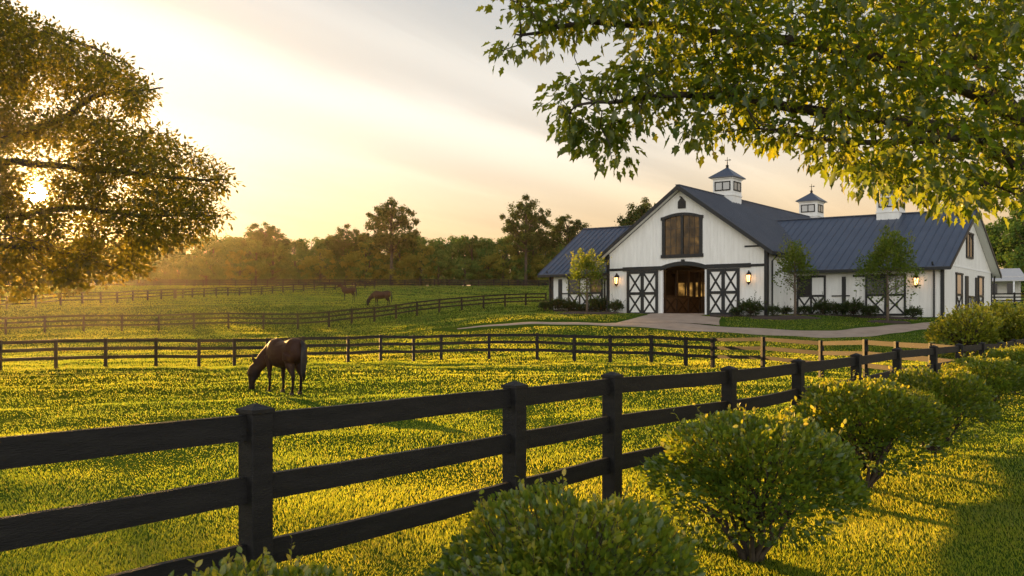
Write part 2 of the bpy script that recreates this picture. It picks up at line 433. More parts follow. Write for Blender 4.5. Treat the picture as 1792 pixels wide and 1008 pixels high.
cam = bpy.data.cameras.new('camera'); co = bpy.data.objects.new('camera', cam); COL.objects.link(co)
co.location = (0, 0, EYE); co.rotation_euler = (PI / 2, 0, 0)
cam.sensor_width = 36; cam.lens = FPX / 1792 * 36; cam.shift_y = (HY - 504) / 1792; cam.clip_end = 3000; cam.clip_start = .05
cam.dof.use_dof = True; cam.dof.focus_distance = 14; cam.dof.aperture_fstop = 5.0
sc.camera = co

HAZE_DENS = .00011
def make_haze():
    m, nt, N, L = new_mat('evening_haze')
    out = N.new('ShaderNodeOutputMaterial'); v = N.new('ShaderNodeVolumePrincipled')
    v.inputs['Color'].default_value = (1, .84, .60, 1); v.inputs['Density'].default_value = HAZE_DENS; v.inputs['Anisotropy'].default_value = .89
    L.new(v.outputs[0], out.inputs['Volume'])
    b = MB(); b.box(-330, 330, -60, 430, -2.5, 33)
    o = b.build('haze', m); tag(o, 'thin golden evening haze hanging over the fields', 'haze', kind='stuff')
make_haze()

# ------------------------------------------------------------------ ground, driveway, mulch beds
def axis(a, b, step, lo, hi, g=1.18):
    c = list(np.arange(a, b + 1e-6, step)); s = step; x = b
    while x < hi:
        s *= g; x += s; c.append(min(x, hi))
    s = step; x = a; pre = []
    while x > lo:
        s *= g; x -= s; pre.append(max(x, lo))
    return np.array(pre[::-1] + c)

xs = axis(-55, 62, .42, -325, 325); ys = axis(-6, 110, .35, -55, 425)
GX, GY = np.meshgrid(xs, ys)
GV = np.stack([GX, GY, ground(GX, GY)], -1).reshape(-1, 3)
nx, ny = len(xs), len(ys)
ii = (np.arange(ny - 1)[:, None] * nx + np.arange(nx - 1)[None]).ravel()
gm = np_mesh('ground', GV, np.stack([ii, ii + 1, ii + nx + 1, ii + nx], 1))
gm.polygons.foreach_set('use_smooth', [True] * len(gm.polygons))
tag(link('ground', gm, M['ground']), kind='structure')

def w_of(px, Y): return ((px - CX) / FPX * Y, Y)
DRIVE = catmull([w_of(800, 60.9), w_of(840, 61.3), w_of(890, 61.6), w_of(1000, 61.6), w_of(1100, 61.0), w_of(1200, 59.6), w_of(1330, 56.9), w_of(1450, 56.0),
                 w_of(1540, 57.8), w_of(1600, 59.8), w_of(1660, 61.6), w_of(1760, 63)], 8)
DW = np.interp(np.arange(len(DRIVE)) / 8, [0, 2, 3, 4, 5, 6, 7, 8, 9, 10, 11], [.12, .35, .65, 1.2, 1.8, 1.9, 1.8, 1.6, 1.3, 1.1, 1.0])
def bw(u, v): p = BO + u * BF + v * BD; return (p[0], p[1])
APRON = [(bw(4.7, .3), bw(9.0, .3)), (bw(4.2, -1.5), bw(9.2, -1.5)), ((10.6, 67.2), (17.0, 66.0)), ((8.8, 64.6), (16.2, 62.8)), ((7.2, 62.2), (15.6, 60.4))]

def strip_mesh(mb, rails, lift, nc=9):
    b = len(mb.v); n = len(rails)
    for (l, r) in rails:
        for k in range(nc):
            t = k / (nc - 1); x = l[0] * (1 - t) + r[0] * t; y = l[1] * (1 - t) + r[1] * t
            e = -.05 if k in (0, nc - 1) else lift
            mb.v.append((x, y, gz(x, y) + e))
    for i in range(n - 1):
        for k in range(nc - 1):
            a = b + i * nc + k; mb.f.append((a, a + 1, a + nc + 1, a + nc))
mb = MB(); rails = []
for i, p in enumerate(DRIVE):
    t = np.array(DRIVE[min(i + 1, len(DRIVE) - 1)]) - np.array(DRIVE[max(i - 1, 0)]); t /= np.linalg.norm(t); nn = np.array([-t[1], t[0]])
    rails.append((p + nn * DW[i], p - nn * DW[i]))
strip_mesh(mb, rails, .045)
AP = []
for (a0, b0), (a1, b1) in zip(APRON[:-1], APRON[1:]):
    for k in range(5):
        t = k / 5; AP.append((tuple(np.array(a0) * (1 - t) + np.array(a1) * t), tuple(np.array(b0) * (1 - t) + np.array(b1) * t)))
AP.append(APRON[-1])
strip_mesh(mb, AP, .06)
tag(mb.build('driveway', M['sand'], smooth=True, recalc=False), kind='structure')
AP_POLY = [a for a, b in AP] + [b for a, b in AP][::-1]

BEDS = []
def mulch_bed(cx, cy, rx, ry, label):
    mb = MB(); n = 36; R = 6; mb.v.append((cx, cy, gz(cx, cy) + .12))
    for j in range(1, R + 1):
        for k in range(n):
            a = 2 * PI * k / n; q = j / R * (1 + .06 * math.sin(3 * a + cx) + .04 * math.sin(7 * a))
            x = cx + rx * q * math.cos(a); y = cy + ry * q * math.sin(a)
            mb.v.append((x, y, gz(x, y) + (.12 * (1 - (j / R) ** 3) + random.uniform(0, .03) if j < R else -.03)))
    for k in range(n): mb.f.append((0, 1 + k, 1 + (k + 1) % n))
    for j in range(R - 1):
        for k in range(n):
            a = 1 + j * n + k; b = 1 + j * n + (k + 1) % n; mb.f.append((a, a + n, b + n, b))
    o = mb.build('mulch_bed', M['mulch'], smooth=True); tag(o, label, 'mulch bed', kind='stuff')
    BEDS.append((cx, cy, rx, ry))

# ------------------------------------------------------------------ fences
def fence(name, posts, heights, label, mat, h=1.34, rails=((.42, .565), (.797, .945), (1.155, 1.30)), side=.14, rt=.04, cap=True, own=None, wob=.0, group=None):
    x0, y0 = posts[0]; z0 = gz(x0, y0)
    root = empty(name, (x0, y0, z0)); tag(root, label, 'fence', group)
    pm = MB(); s = side / 2
    ht = h
    pm.box(-s, s, -s, s, -.3, ht - .035)
    post_me = None
    n = len(posts); Z = [gz(*p) if heights is None else heights[i] for i, p in enumerate(posts)]
    for i, (x, y) in enumerate(posts):
        a = posts[max(i - 1, 0)]; b = posts[min(i + 1, n - 1)]
        ang = math.atan2(b[1] - a[1], b[0] - a[0])
        if post_me is None:
            o = pm.build('post', mat, root)
            bv = o.modifiers.new('bevel', 'BEVEL'); bv.width = side * .045; bv.segments = 2
            post_me = o.data
            if cap:
                cm = MB(); c = s + .008
                cm.add([(-c, -c, ht - .035), (c, -c, ht - .035), (c, c, ht - .035), (-c, c, ht - .035), (-c, -c, ht - .012), (c, -c, ht - .012), (c, c, ht - .012), (-c, c, ht - .012), (0, 0, ht + .022)],
                       [(0, 3, 2, 1), (0, 1, 5, 4), (1, 2, 6, 5), (2, 3, 7, 6), (3, 0, 4, 7), (4, 5, 8), (5, 6, 8), (6, 7, 8), (7, 4, 8)])
                co_ = cm.build('post_cap', mat, o); cap_me = co_.data
        else:
            o = link('post', post_me, None, root)
            bv = o.modifiers.new('bevel', 'BEVEL'); bv.width = side * .045; bv.segments = 2
            if cap: link('post_cap', cap_me, None, o)
        o.location = (x - x0, y - y0, Z[i] - z0)
        o.rotation_euler = (random.uniform(-wob, wob), random.uniform(-wob, wob), ang)
        if i < n - 1:
            xb, yb = posts[i + 1]
            for (a_, b_) in rails:
                mid = (a_ + b_) / 2; hh = b_ - a_
                e0 = random.uniform(-wob, wob) * .6; e1 = random.uniform(-wob, wob) * .6
                rm = MB(); v1 = Vector((xb - x, yb - y, Z[i + 1] - Z[i] + e1 - e0))
                if cap:
                    lat = Vector((-v1.y, v1.x, 0)).normalized(); K = 8; sag = random.uniform(-.012, .004); bow = random.uniform(-.012, .012); q = []
                    for k in range(K + 1):
                        t = k / K; c = v1 * t + Vector((0, 0, 1)) * (sag * 4 * t * (1 - t) + random.uniform(-.0015, .0015)) + lat * (bow * 4 * t * (1 - t))
                        h2 = hh / 2 + random.uniform(-.0015, .0015)
                        q += [c - lat * rt / 2 - Vector((0, 0, h2)), c + lat * rt / 2 - Vector((0, 0, h2)), c + lat * rt / 2 + Vector((0, 0, h2)), c - lat * rt / 2 + Vector((0, 0, h2))]
                    fs = [(0, 1, 2, 3), tuple(4 * K + j for j in (3, 2, 1, 0))]
                    for k in range(K):
                        for j in range(4): fs.append((4 * k + j, 4 * k + 4 + j, 4 * k + 4 + (j + 1) % 4, 4 * k + (j + 1) % 4))
                    rm.add(q, fs)
                    dn = v1.normalized()
                    for k, t0 in ((0, .10), (1, v1.length - .10)):
                        for dz in (-.04, .04):
                            c = dn * t0 + Vector((0, 0, dz)) - lat * (rt / 2 + .001); rm.bar(c - lat * .003, c + lat * .004, .011, .011)
                else: rm.bar((0, 0, 0), v1, rt, hh)
                rm.build('rail', (own or {}).get(i, mat), root, (x - x0, y - y0, Z[i] - z0 + mid + e0))
    return root

def fa(px):
    Y = 5.251 / (.796 - (px - CX) / FPX); return ((px - CX) / FPX * Y, Y)
posts = [(-1.47 + .796 * (Y - 4.75), Y) for Y in (1.2, 3.0)] + [fa(p) for p in (448, 900, 1071, 1276, 1397, 1498, 1570, 1634, 1678, 1718, 1750, 1774, 1795, 1812, 1826)]
fence('paddock_fence', posts, None, 'tall black three-rail paddock fence running beside the row of round bushes', M['fence'], wob=.004)
FA_END = fa(1678)
MAINX = {}
bp = [(-190, 34), (-95, 34.5), (0, 35.2), (98, 36), (185, 36.6), (273, 37.3), (348, 38), (410, 38.8), (468, 39.4), (530, 40), (609, 40.8), (666, 41.3), (724, 41.8), (772, 42),
      (856, 42), (940, 41.6), (1005, 41), (1068, 40), (1140, 38.6), (1200, 37.4), (1247, 36.3), (1335, 33.2), (1437, 29.6), (1515, 26.6), (1570, 24.7), (1630, 22.6)]
pts = [w_of(*p) for p in bp] + [FA_END]
nB = len(pts)
fence('paddock_fence', pts, None, 'black three-rail fence crossing the meadow just behind the near grazing horse', M['fence'], h=1.36, cap=False, wob=.012,
      own={i: M['fence_sunlit'] for i in range(nB - 6, nB)})
cp = catmull([w_of(-420, 66), w_of(-200, 64), (w_of(0, 63)), w_of(270, 66), w_of(390, 66.5), w_of(548, 68), w_of(592, 70), w_of(667, 74), w_of(736, 78), w_of(834, 82.5), w_of(955, 88)], 30)
def resample(P, step):
    P = np.array(P); d = np.r_[0, np.cumsum(np.linalg.norm(np.diff(P, axis=0), axis=1))]; n = max(2, int(round(d[-1] / step)) + 1)
    t = np.linspace(0, d[-1], n); return [(float(np.interp(a, d, P[:, 0])), float(np.interp(a, d, P[:, 1]))) for a in t]
fence('paddock_fence', resample(cp, 2.75), None, 'black three-rail fence climbing from the left edge up to the left wing of the barn', M['fence_far'], h=1.36, cap=False, wob=.015)
dp = catmull([w_of(-250, 82), w_of(0, 85), w_of(120, 90), w_of(230, 99), w_of(305, 107)], 20)
fence('paddock_fence', resample(dp, 2.7), None, 'dark fence slanting up the far field from the left edge to a corner post', M['fence_far'], h=1.36, cap=False, wob=.015, side=.16)
dp = catmull([w_of(308, 109), w_of(340, 115), w_of(440, 128), w_of(540, 142), w_of(655, 158)], 20)
fence('paddock_fence', resample(dp, 2.8), None, 'thin dark fence running from the corner post towards the two distant horses', M['fence_far'], h=1.3, cap=False, wob=.015, side=.16)
dp = catmull([w_of(-150, 168), w_of(230, 169), w_of(480, 174), w_of(700, 175), w_of(960, 168), w_of(1100, 160)], 30)
fence('paddock_fence', resample(dp, 3.2), None, 'long hazy fence at the foot of the distant wood', M['fence_far'], h=1.4, cap=False, wob=.012, side=.2,
      rails=((.3, .5), (.66, .84), (.98, 1.14), (1.22, 1.38)))
dp = [w_of(1690, 88), w_of(1745, 88), w_of(1800, 87), w_of(1870, 86)]
fence('paddock_fence', resample(dp, 2.6), None, 'short dark fence in front of the small white outbuilding', M['fence_far'], h=1.4, cap=False, wob=.01, side=.16)

# ------------------------------------------------------------------ barn
def barn():
    root = empty('horse_barn', (BO[0], BO[1], 0))
    tag(root, 'white horse barn with black trim, dark metal roofs and open X-braced doors', 'barn')
    def xf(u, v, z):
        return (u * BF[0] + v * BD[0], u * BF[1] + v * BD[1], z)
    def B(): return MB(xf)
    ZB = 1.6; RU, RZ = 6.7, 13.66
    SL, SR = 5.86 / 7.3, 5.86 / 7.7
    def zr(u): return RZ - (SL * (RU - u) if u < RU else SR * (u - RU))
    wt = .14
    # ---- front gable wall, built of columns so that the openings stay open
    def wall_cols(mb, us, top, holes, put, bot=ZB):
        for a, b in zip(us[:-1], us[1:]):
            segs = [(bot, None)]
            hs = sorted([h for h in holes if h[0] <= (a + b) / 2 <= h[1]], key=lambda h: h[2])
            z = bot; spans = []
            for h in hs:
                spans.append((z, z, h[2], h[2])); z = None; za, zb = h[3](a), h[3](b); z = (za, zb)
            lo = (bot, bot) if not hs else z
            if hs:
                if hs[0][2] > bot: spans = [(bot, bot, hs[0][2], hs[0][2])]
                else: spans = []
                for h0, h1 in zip(hs[:-1], hs[1:]):
                    spans.append((h0[3](a), h0[3](b), h1[2], h1[2]))
                lo = (hs[-1][3](a), hs[-1][3](b))
            spans.append((lo[0], lo[1], top(a), top(b)))
            for (l0, l1, t0, t1) in spans: put(mb, a, b, l0, l1, t0, t1)
    def put_front(v0):
        def put(mb, a, b, l0, l1, t0, t1):
            if t0 - l0 < .01 and t1 - l1 < .01: return
            mb.add([(a, v0, l0), (b, v0, l1), (b, v0, t1), (a, v0, t0), (a, v0 + wt, l0), (b, v0 + wt, l1), (b, v0 + wt, t1), (a, v0 + wt, t0)],
                   [(0, 1, 2, 3), (7, 6, 5, 4), (0, 4, 5, 1), (3, 2, 6, 7), (0, 3, 7, 4), (1, 5, 6, 2)])
        return put
    DU0, DU1 = 4.93, 8.84; DM = (DU0 + DU1) / 2
    def arch(u): return 6.55 + .38 * max(0, 1 - ((u - DM) / ((DU1 - DU0) / 2)) ** 2)
    WU0, WU1 = 5.12, 8.45; WM = (WU0 + WU1) / 2; WZ0 = 7.80
    def warch(u): return 10.88 + .32 * max(0, 1 - ((u - WM) / ((WU1 - WU0) / 2)) ** 2)
    us = sorted(set([0, 1, 2, 3, 4, DU0, WU0, RU, DU1, WU1, 10, 11, 12, 13, 13.8] + list(np.linspace(DU0, DU1, 13)) + list(np.linspace(WU0, WU1, 11))))
    us = [u for i, u in enumerate(us) if i == 0 or u - us[i - 1] > 1e-4]
    f = B(); top = lambda u: zr(u) - .30
    wall_cols(f, us, top, [(DU0, DU1, ZB, arch), (WU0, WU1, WZ0, warch)], put_front(0.0))
    # battens of the board siding
    u = .18
    while u < 13.7:
        zb = ZB
        tops = []
        if DU0 - .05 < u < DU1 + .05: zb = arch(u) + .3
        t = top(u) - .02
        if WU0 - .25 < u < WU1 + .25:
            tops = [(zb, WZ0 - .15), (warch(min(max(u, WU0), WU1)) + .3, t)]
        else: tops = [(zb, t)]
        for a, b in tops:
            if b - a > .05: f.box(u - .022, u + .022, -.018, .001, a, b)
        u += .29
    f.build('gable_wall', M['white'], root)
    # ---- main side and back walls
    s = B(); s.box(13.66, 13.8, .14, 30, ZB, zr(13.8) - .32); s.box(0, .14, .14, 30, ZB, zr(0) - .32); s.box(.14, 13.66, 29.86, 30, ZB, 8.3)
    z = 2.5
    while z < 8: s.box(13.8, 13.815, .15, 4.45, z, z + .03); z += .22     # lap siding shadow lines
    s.build('side_wall', M['white'], root)
    # ---- main roof
    def slab(mb, quad, th=.16):
        top_ = [Vector(p) for p in quad]; bot_ = [p - Vector((0, 0, th)) for p in top_]; n = len(quad)
        mb.add(top_ + bot_, [tuple(range(n)), tuple(range(2 * n - 1, n - 1, -1))] + [(i, i + n, (i + 1) % n + n, (i + 1) % n) for i in range(n)])
    r = B(); OV = .65
    slab(r, [(RU, -OV, RZ), (RU, 30.5, RZ), (14.4, 30.5, 7.8), (14.4, -OV, 7.8)])
    slab(r, [(RU - .002, -OV, RZ), (-.6, -OV, 7.8), (-.6, 30.5, 7.8), (RU - .002, 30.5, RZ)])
    v = -OV + .15
    while v < 30.4:
        for (ue, ze) in ((14.4, 7.8), (-.6, 7.8)):
            r.bar((RU, v, RZ + .02), (ue, v, ze + .02), .07, .15, (0, 0, 1))
        v += .5
    r.bar((RU, -OV, RZ + .03), (RU, 30.5, RZ + .03), .36, .07)
    main_roof = r.build('main_roof', M['roof_fine'], root)
    # fascia along the rakes and the eaves, soffit
    t = B(); vv = -OV - .03
    for (a, b) in (((RU, RZ - .02), (14.46, 7.75)), ((RU, RZ - .02), (-.66, 7.75))):
        t.add([(a[0], vv, a[1] + .06), (b[0], vv, b[1] + .06), (b[0], vv, b[1] - .30), (a[0], vv, a[1] - .34),
               (a[0], vv + .06, a[1] + .06), (b[0], vv + .06, b[1] + .06), (b[0], vv + .06, b[1] - .30), (a[0], vv + .06, a[1] - .34)],
              [(0, 1, 2, 3), (7, 6, 5, 4), (0, 4, 5, 1), (3, 2, 6, 7), (0, 3, 7, 4), (1, 5, 6, 2)])
    t.build('rake_board', M['black'], root)
    t = B(); t.box(14.40, 14.50, -OV, 30.4, 7.52, 7.78); t.box(-.70, -.60, -OV, 30.4, 7.52, 7.78); t.build('gutter', M['black'], root)
    t = B()
    for (u0, u1) in ((RU, 14.38), (-.58, RU)):
        t.add([(u0, -OV + .04, zr(u0) - .175), (u1, -OV + .04, zr(u1) - .175), (u1, .0, zr(u1) - .175), (u0, .0, zr(u0) - .175),
               (u0, -OV + .04, zr(u0) - .22), (u1, -OV + .04, zr(u1) - .22), (u1, .0, zr(u1) - .22), (u0, .0, zr(u0) - .22)],
              [(0, 1, 2, 3), (7, 6, 5, 4), (0, 4, 5, 1), (3, 2, 6, 7), (0, 3, 7, 4), (1, 5, 6, 2)])
    t.build('soffit', M['white_trim'], root)
    # ---- corner posts, lintel, arch
    for (u0, u1) in ((-.05, .22), (13.58, 13.85)):
        t = B(); t.box(u0, u1, -.06, .2, ZB, zr(u0 if u0 > 5 else u1) - .36); t.build('corner_post', M['black'], root)
    t = B()
    t.box(.22, 1.5, -.05, 0, 6.62, 6.84); t.box(12.5, 13.58, -.05, 0, 6.62, 6.84)
    t.box(1.5, DU0 - .02, -.12, 0, 6.58, 6.92); t.box(DU1 + .02, 12.5, -.12, 0, 6.58, 6.92)
    t.box(12.0, 13.58, -.04, 0, 8.0 + .22, 8.36)
    n = 18; prev = None
    for k in range(n):
        a = DU0 - .02 + (DU1 - DU0 + .04) * k / n; b = DU0 - .02 + (DU1 - DU0 + .04) * (k + 1) / n
        za, zb = arch(a), arch(b)
        t.add([(a, -.14, za - .02), (b, -.14, zb - .02), (b, -.14, zb + .33), (a, -.14, za + .33), (a, .01, za - .02), (b, .01, zb - .02), (b, .01, zb + .33), (a, .01, za + .33)],
              [(0, 1, 2, 3), (7, 6, 5, 4), (0, 4, 5, 1), (3, 2, 6, 7), (0, 3, 7, 4), (1, 5, 6, 2)])
    t.box(DM - .12, DM + .12, -.17, -.0, 7.22, 7.42)
    t.build('door_lintel', M['black'], root)
    t = B(); t.box(DU0 - .01, DU0 + .12, -.02, .16, ZB, 6.56); t.box(DU1 - .12, DU1 + .01, -.02, .16, ZB, 6.56); t.build('door_jamb', M['white_trim'], root)
    # ---- sliding doors
    def xdoor(u0, u1, z0, z1, v0):
        pan = B(); pan.box(u0 + .05, u1 - .05, v0, v0 + .05, z0 + .05, z1 - .05)
        d = pan.build('sliding_door', M['white'], root)
        b = B(); va, vb = v0 - .05, v0 - .002; w = .24; um = (u0 + u1) / 2; zm = z0 + (z1 - z0) * .49
        b.box(u0, u0 + w, va, vb, z0, z1); b.box(u1 - w, u1, va, vb, z0, z1); b.box(um - .14, um + .14, va, vb, z0, z1)
        for (a, c) in ((z0, z0 + .24), (zm - .12, zm + .12), (z1 - .24, z1)):
            b.box(u0 + w, um - .14, va, vb, a, c); b.box(um + .14, u1 - w, va, vb, a, c)
        vm = v0 - .018
        for (ua, ub) in ((u0 + w, um - .14), (um + .14, u1 - w)):
            for (za, zb) in ((z0 + .24, zm - .12), (zm + .12, z1 - .24)):
                b.bar((ua, vm, za), (ub, vm, zb), .024, .15, (0, 0, 1)); b.bar((ua, vm - .004, zb), (ub, vm - .004, za), .024, .15, (0, 0, 1))
        b.build('door_brace', M['black'], d)
        return d
    xdoor(1.88, 4.72, 2.72, 6.56, -.09); xdoor(8.95, 11.65, 2.66, 6.54, -.09)
    # ---- hayloft window
    p = B()
    for k in range(10):
        a = WU0 + .1 + (WU1 - WU0 - .2) * k / 10; b = WU0 + .1 + (WU1 - WU0 - .2) * (k + 1) / 10
        p.add([(a, .06, WZ0 + .05), (b, .06, WZ0 + .05), (b, .06, warch(b) - .02), (a, .06, warch(a) - .02)], [(0, 1, 2, 3)])
    fr = B()
    fr.box(WU0 - .08, WU0 + .18, -.09, .1, WZ0 - .1, warch(WU0) + .12); fr.box(WU1 - .18, WU1 + .08, -.09, .1, WZ0 - .1, warch(WU1) + .12)
    fr.box(WM - .11, WM + .11, -.09, .1, WZ0, warch(WM)); fr.box(WU0 - .16, WU1 + .16, -.13, .08, WZ0 - .22, WZ0 + .06)
    n = 14
    for k in range(n):
        a = WU0 - .16 + (WU1 - WU0 + .32) * k / n; b = WU0 - .16 + (WU1 - WU0 + .32) * (k + 1) / n
        za, zb = warch(a), warch(b)
        fr.add([(a, -.13, za - .06), (b, -.13, zb - .06), (b, -.13, zb + .20), (a, -.13, za + .20), (a, .08, za - .06), (b, .08, zb - .06), (b, .08, zb + .20), (a, .08, za + .20)],
               [(0, 1, 2, 3), (7, 6, 5, 4), (0, 4, 5, 1), (3, 2, 6, 7), (0, 3, 7, 4), (1, 5, 6, 2)])
    wf = fr.build('window', M['black'], root); tag(wf, 'large arched hayloft window glowing amber')
    p.build('pane', M['pane_amber'], wf)
    mu = B()
    for (ua, ub) in ((WU0 + .18, WM - .11), (WM + .11, WU1 - .18)):
        for k in (1, 2): uu = ua + (ub - ua) * k / 3; mu.box(uu - .025, uu + .025, .0, .05, WZ0 + .06, warch(uu) - .06)
        for k in (1, 2, 3): z_ = WZ0 + (10.85 - WZ0) * k / 4; mu.box(ua, ub, .005, .045, z_ - .025, z_ + .025)
    mu.build('muntin', solid('brown_muntins', (.045, .032, .02), .6), wf)
    # ---- gable vent
    t = B(); uc = RU + .06
    t.extrude_poly([(uc - .33, 11.75), (uc + .33, 11.75), (uc + .33, 12.35), (uc, 12.72), (uc - .33, 12.35)], lambda a, b: (a, -.07, b), lambda a, b: (a, .0, b))
    for k in range(5): t.box(uc - .27, uc + .27, -.11, -.07, 11.83 + k * .11, 11.87 + k * .11)
    t.box(uc - .03, uc + .03, -.4, -.05, 12.66, 12.74)
    t.build('gable_vent', M['black'], root)
    # ---- aisle inside
    t = B(); t.box(.2, 13.6, .14, 12.2, 2.3, 2.86); t.build('aisle_floor', M['floor_in'], root)
    t = B(); t.box(.2, 13.6, .2, 12.2, 7.1, 7.25)
    for k in range(5): t.box(.2, 13.6, .9 + 2.2 * k, 1.15 + 2.2 * k, 6.85, 7.1)
    t.box(.2, 13.6, 12.1, 12.3, 2.86, 7.1); t.box(.2, .35, .2, 12.1, 2.86, 7.1); t.box(13.5, 13.6, .2, 12.1, 2.86, 7.1)
    t.build('aisle_lining', M['wood_dark'], root)
    st = B(); bo = B(); ng = 7; u0, u1 = 1.0, 13.0
    st.box(u0, u1, 9.95, 10.0, 2.86, 4.45)
    for k in range(ng + 1):
        uu = u0 + (u1 - u0) * k / ng; bo.box(uu - .11, uu + .11, 9.82, 10.05, 2.86, 6.9)
    bo.box(u0, u1, 9.86, 10.02, 4.38, 4.58); bo.box(u0, u1, 9.86, 10.02, 5.95, 6.9); bo.box(u0, u1, 9.88, 10.0, 2.86, 3.02)
    for k in range(ng):
        a = u0 + (u1 - u0) * k / ng + .11; b = u0 + (u1 - u0) * (k + 1) / ng - .11; m_ = (a + b) / 2
        for (p0, p1) in ((a, m_), (m_, b)):
            bo.bar((p0, 9.91, 3.02), (p1, 9.91, 4.38), .04, .12); bo.bar((p0, 9.905, 4.38), (p1, 9.905, 3.02), .04, .12)
        bo.box(m_ - .05, m_ + .05, 9.87, 10.0, 2.86, 5.95)
    sp_ = st.build('stall_front', M['wood_stall'], root); bo.build('stall_frame', M['wood_dark'], sp_)
    w_ = B(); w_.box(u0, u1, 10.25, 10.3, 4.5, 6.0); w_.build('stall_window', M['pane_stall'], root)
    # side stalls seen obliquely
    for uu, sg in ((3.4, 1), (10.4, -1)):
        q = B(); q.box(min(uu, uu - .06 * sg), max(uu, uu - .06 * sg), 1.2, 9.8, 2.86, 4.4)
        so_ = q.build('stall_front', M['wood_stall'], root)
        q = B(); ua, ub = sorted((uu - .1 * sg, uu + .09 * sg))
        for k in range(5): q.box(ua, ub, 1.1 + 2.1 * k, 1.3 + 2.1 * k, 2.86, 7.0)
        q.box(ua, ub, 1.3, 9.8, 4.35, 4.55); q.box(ua, ub, 1.3, 9.8, 2.86, 3.02)
        for k in range(4):
            q.bar((uu + .05 * sg, 1.3 + 2.1 * k, 3.0), (uu + .05 * sg, 3.2 + 2.1 * k, 4.4), .05, .12); q.bar((uu + .05 * sg, 1.3 + 2.1 * k, 4.4), (uu + .05 * sg, 3.2 + 2.1 * k, 3.0), .05, .12)
        q.build('stall_frame', M['wood_dark'], so_)
    # ---- right wing (u 13.8..25.3, v 4.5..20.3)
    E1, R1, VM = 6.72, 11.6, 12.4
    w = B()
    w.box(13.8, 25.3, 4.5, 4.64, ZB, E1); bk = B(); bk.box(13.8, 25.14, 20.16, 20.3, ZB, E1); bk.build('wing_wall', M['white'], root)
    for k in range(1, 40):
        uu = 13.8 + .29 * k
        if uu < 25.2: w.box(uu - .02, uu + .02, 4.484, 4.5, ZB, E1)
    w.build('wing_wall', M['white'], root)
    def zw(v): return R1 - (R1 - E1) * abs(v - VM) / 7.9 - .12
    g = B(); vs_ = [4.64, 7, 9, VM, 15, 18, 20.16]
    for a, b in zip(vs_[:-1], vs_[1:]):
        g.add([(25.16, a, ZB), (25.16, b, ZB), (25.16, b, zw(b)), (25.16, a, zw(a)), (25.3, a, ZB), (25.3, b, ZB), (25.3, b, zw(b)), (25.3, a, zw(a))],
              [(0, 1, 2, 3), (7, 6, 5, 4), (0, 4, 5, 1), (3, 2, 6, 7), (0, 3, 7, 4), (1, 5, 6, 2)])
    for k in range(1, 26): g.box(25.3, 25.315, 4.5 + .0, 20.2, 2.2 + k * .17, 2.23 + k * .17)
    vv_ = 5.2
    while vv_ < 20: g.box(25.3, 25.316, vv_ - .02, vv_ + .02, 6.75, zw(vv_)) if zw(vv_) > 6.8 else None; vv_ += .42
    g.build('wing_gable_wall', M['white'], root)
    r = B(); UE = 25.95
    ev0, ev1 = 3.85, 20.95; ez = R1 - (R1 - E1) * (VM - ev0) / 7.9
    slab(r, [(9.3, VM, R1 + .12), (13.75, ev0, ez + .12), (UE, ev0, ez + .12), (UE, VM, R1 + .12)])
    slab(r, [(9.3, VM + .002, R1 + .12), (UE, VM + .002, R1 + .12), (UE, ev1, ez + .12), (13.75, ev1, ez + .12)])
    k = 0; uu = 10.0
    while uu < UE:
        t0 = max(0.0, min(1.0, (uu - 9.3) / (13.75 - 9.3))); va = VM + (ev0 - VM) * t0; za = R1 + .14 + (ez - R1) * t0
        r.bar((uu, VM, R1 + .145), (uu, va, za + .005), .045, .06); uu += .62
    r.bar((9.3, VM, R1 + .15), (UE, VM, R1 + .15), .34, .07)
    r.build('wing_roof', M['roof_seam'], root)
    t = B(); t.box(14.5, UE, ev0 - .12, ev0 - .005, ez - .16, ez + .08); t.build('gutter', M['black'], root)
    t = B()
    for (va, vb) in ((VM, ev0 - .05), (VM, ev1 + .05)):
        zb_ = ez + .05
        t.add([(UE + .0, va, R1 + .17), (UE, vb, zb_ + .1), (UE, vb, zb_ - .2), (UE, va, R1 - .16), (UE + .06, va, R1 + .17), (UE + .06, vb, zb_ + .1), (UE + .06, vb, zb_ - .2), (UE + .06, va, R1 - .16)],
              [(0, 1, 2, 3), (7, 6, 5, 4), (0, 4, 5, 1), (3, 2, 6, 7), (0, 3, 7, 4), (1, 5, 6, 2)])
    t.build('rake_board', M['black'], root)
    t = B()
    for (va, vb) in ((VM, ev0), (VM, ev1)):
        t.add([(25.32, va, R1 - .06), (25.32, vb, ez - .06), (UE - .01, vb, ez - .06), (UE - .01, va, R1 - .06), (25.32, va, R1 - .1), (25.32, vb, ez - .1), (UE - .01, vb, ez - .1), (UE - .01, va, R1 - .1)],
              [(0, 1, 2, 3), (7, 6, 5, 4), (0, 4, 5, 1), (3, 2, 6, 7), (0, 3, 7, 4), (1, 5, 6, 2)])
    t.build('soffit', M['white_trim'], root)
    t = B(); t.box(25.12, 25.36, 4.44, 4.66, ZB, E1 - .1); t.build('corner_post', M['black'], root)
    t = B(); t.box(25.14, 25.36, 20.1, 20.36, ZB, E1 - .1); t.build('corner_post', M['black'], root)
    def downspout(u, v, z0, z1, du, dv):
        q = B(); q.tube([(u + du, v + dv, z1), (u + du, v + dv, z1 - .15), (u, v, z1 - .55), (u, v, z0)], [.07] * 4, 8); q.build('downspout', M['black'], root)
    downspout(24.7, 4.36, 2.0, E1 + .1, 0, -.45); downspout(14.05, .35, 2.0, 7.6, .35, 0); downspout(25.5, 20.5, 2.0, E1, 0, .4)
    # frieze band on the gable end
    t = B(); t.box(25.3, 25.34, 4.66, 20.1, 6.62, 6.74); t.build('frieze_board', M['white_trim'], root)
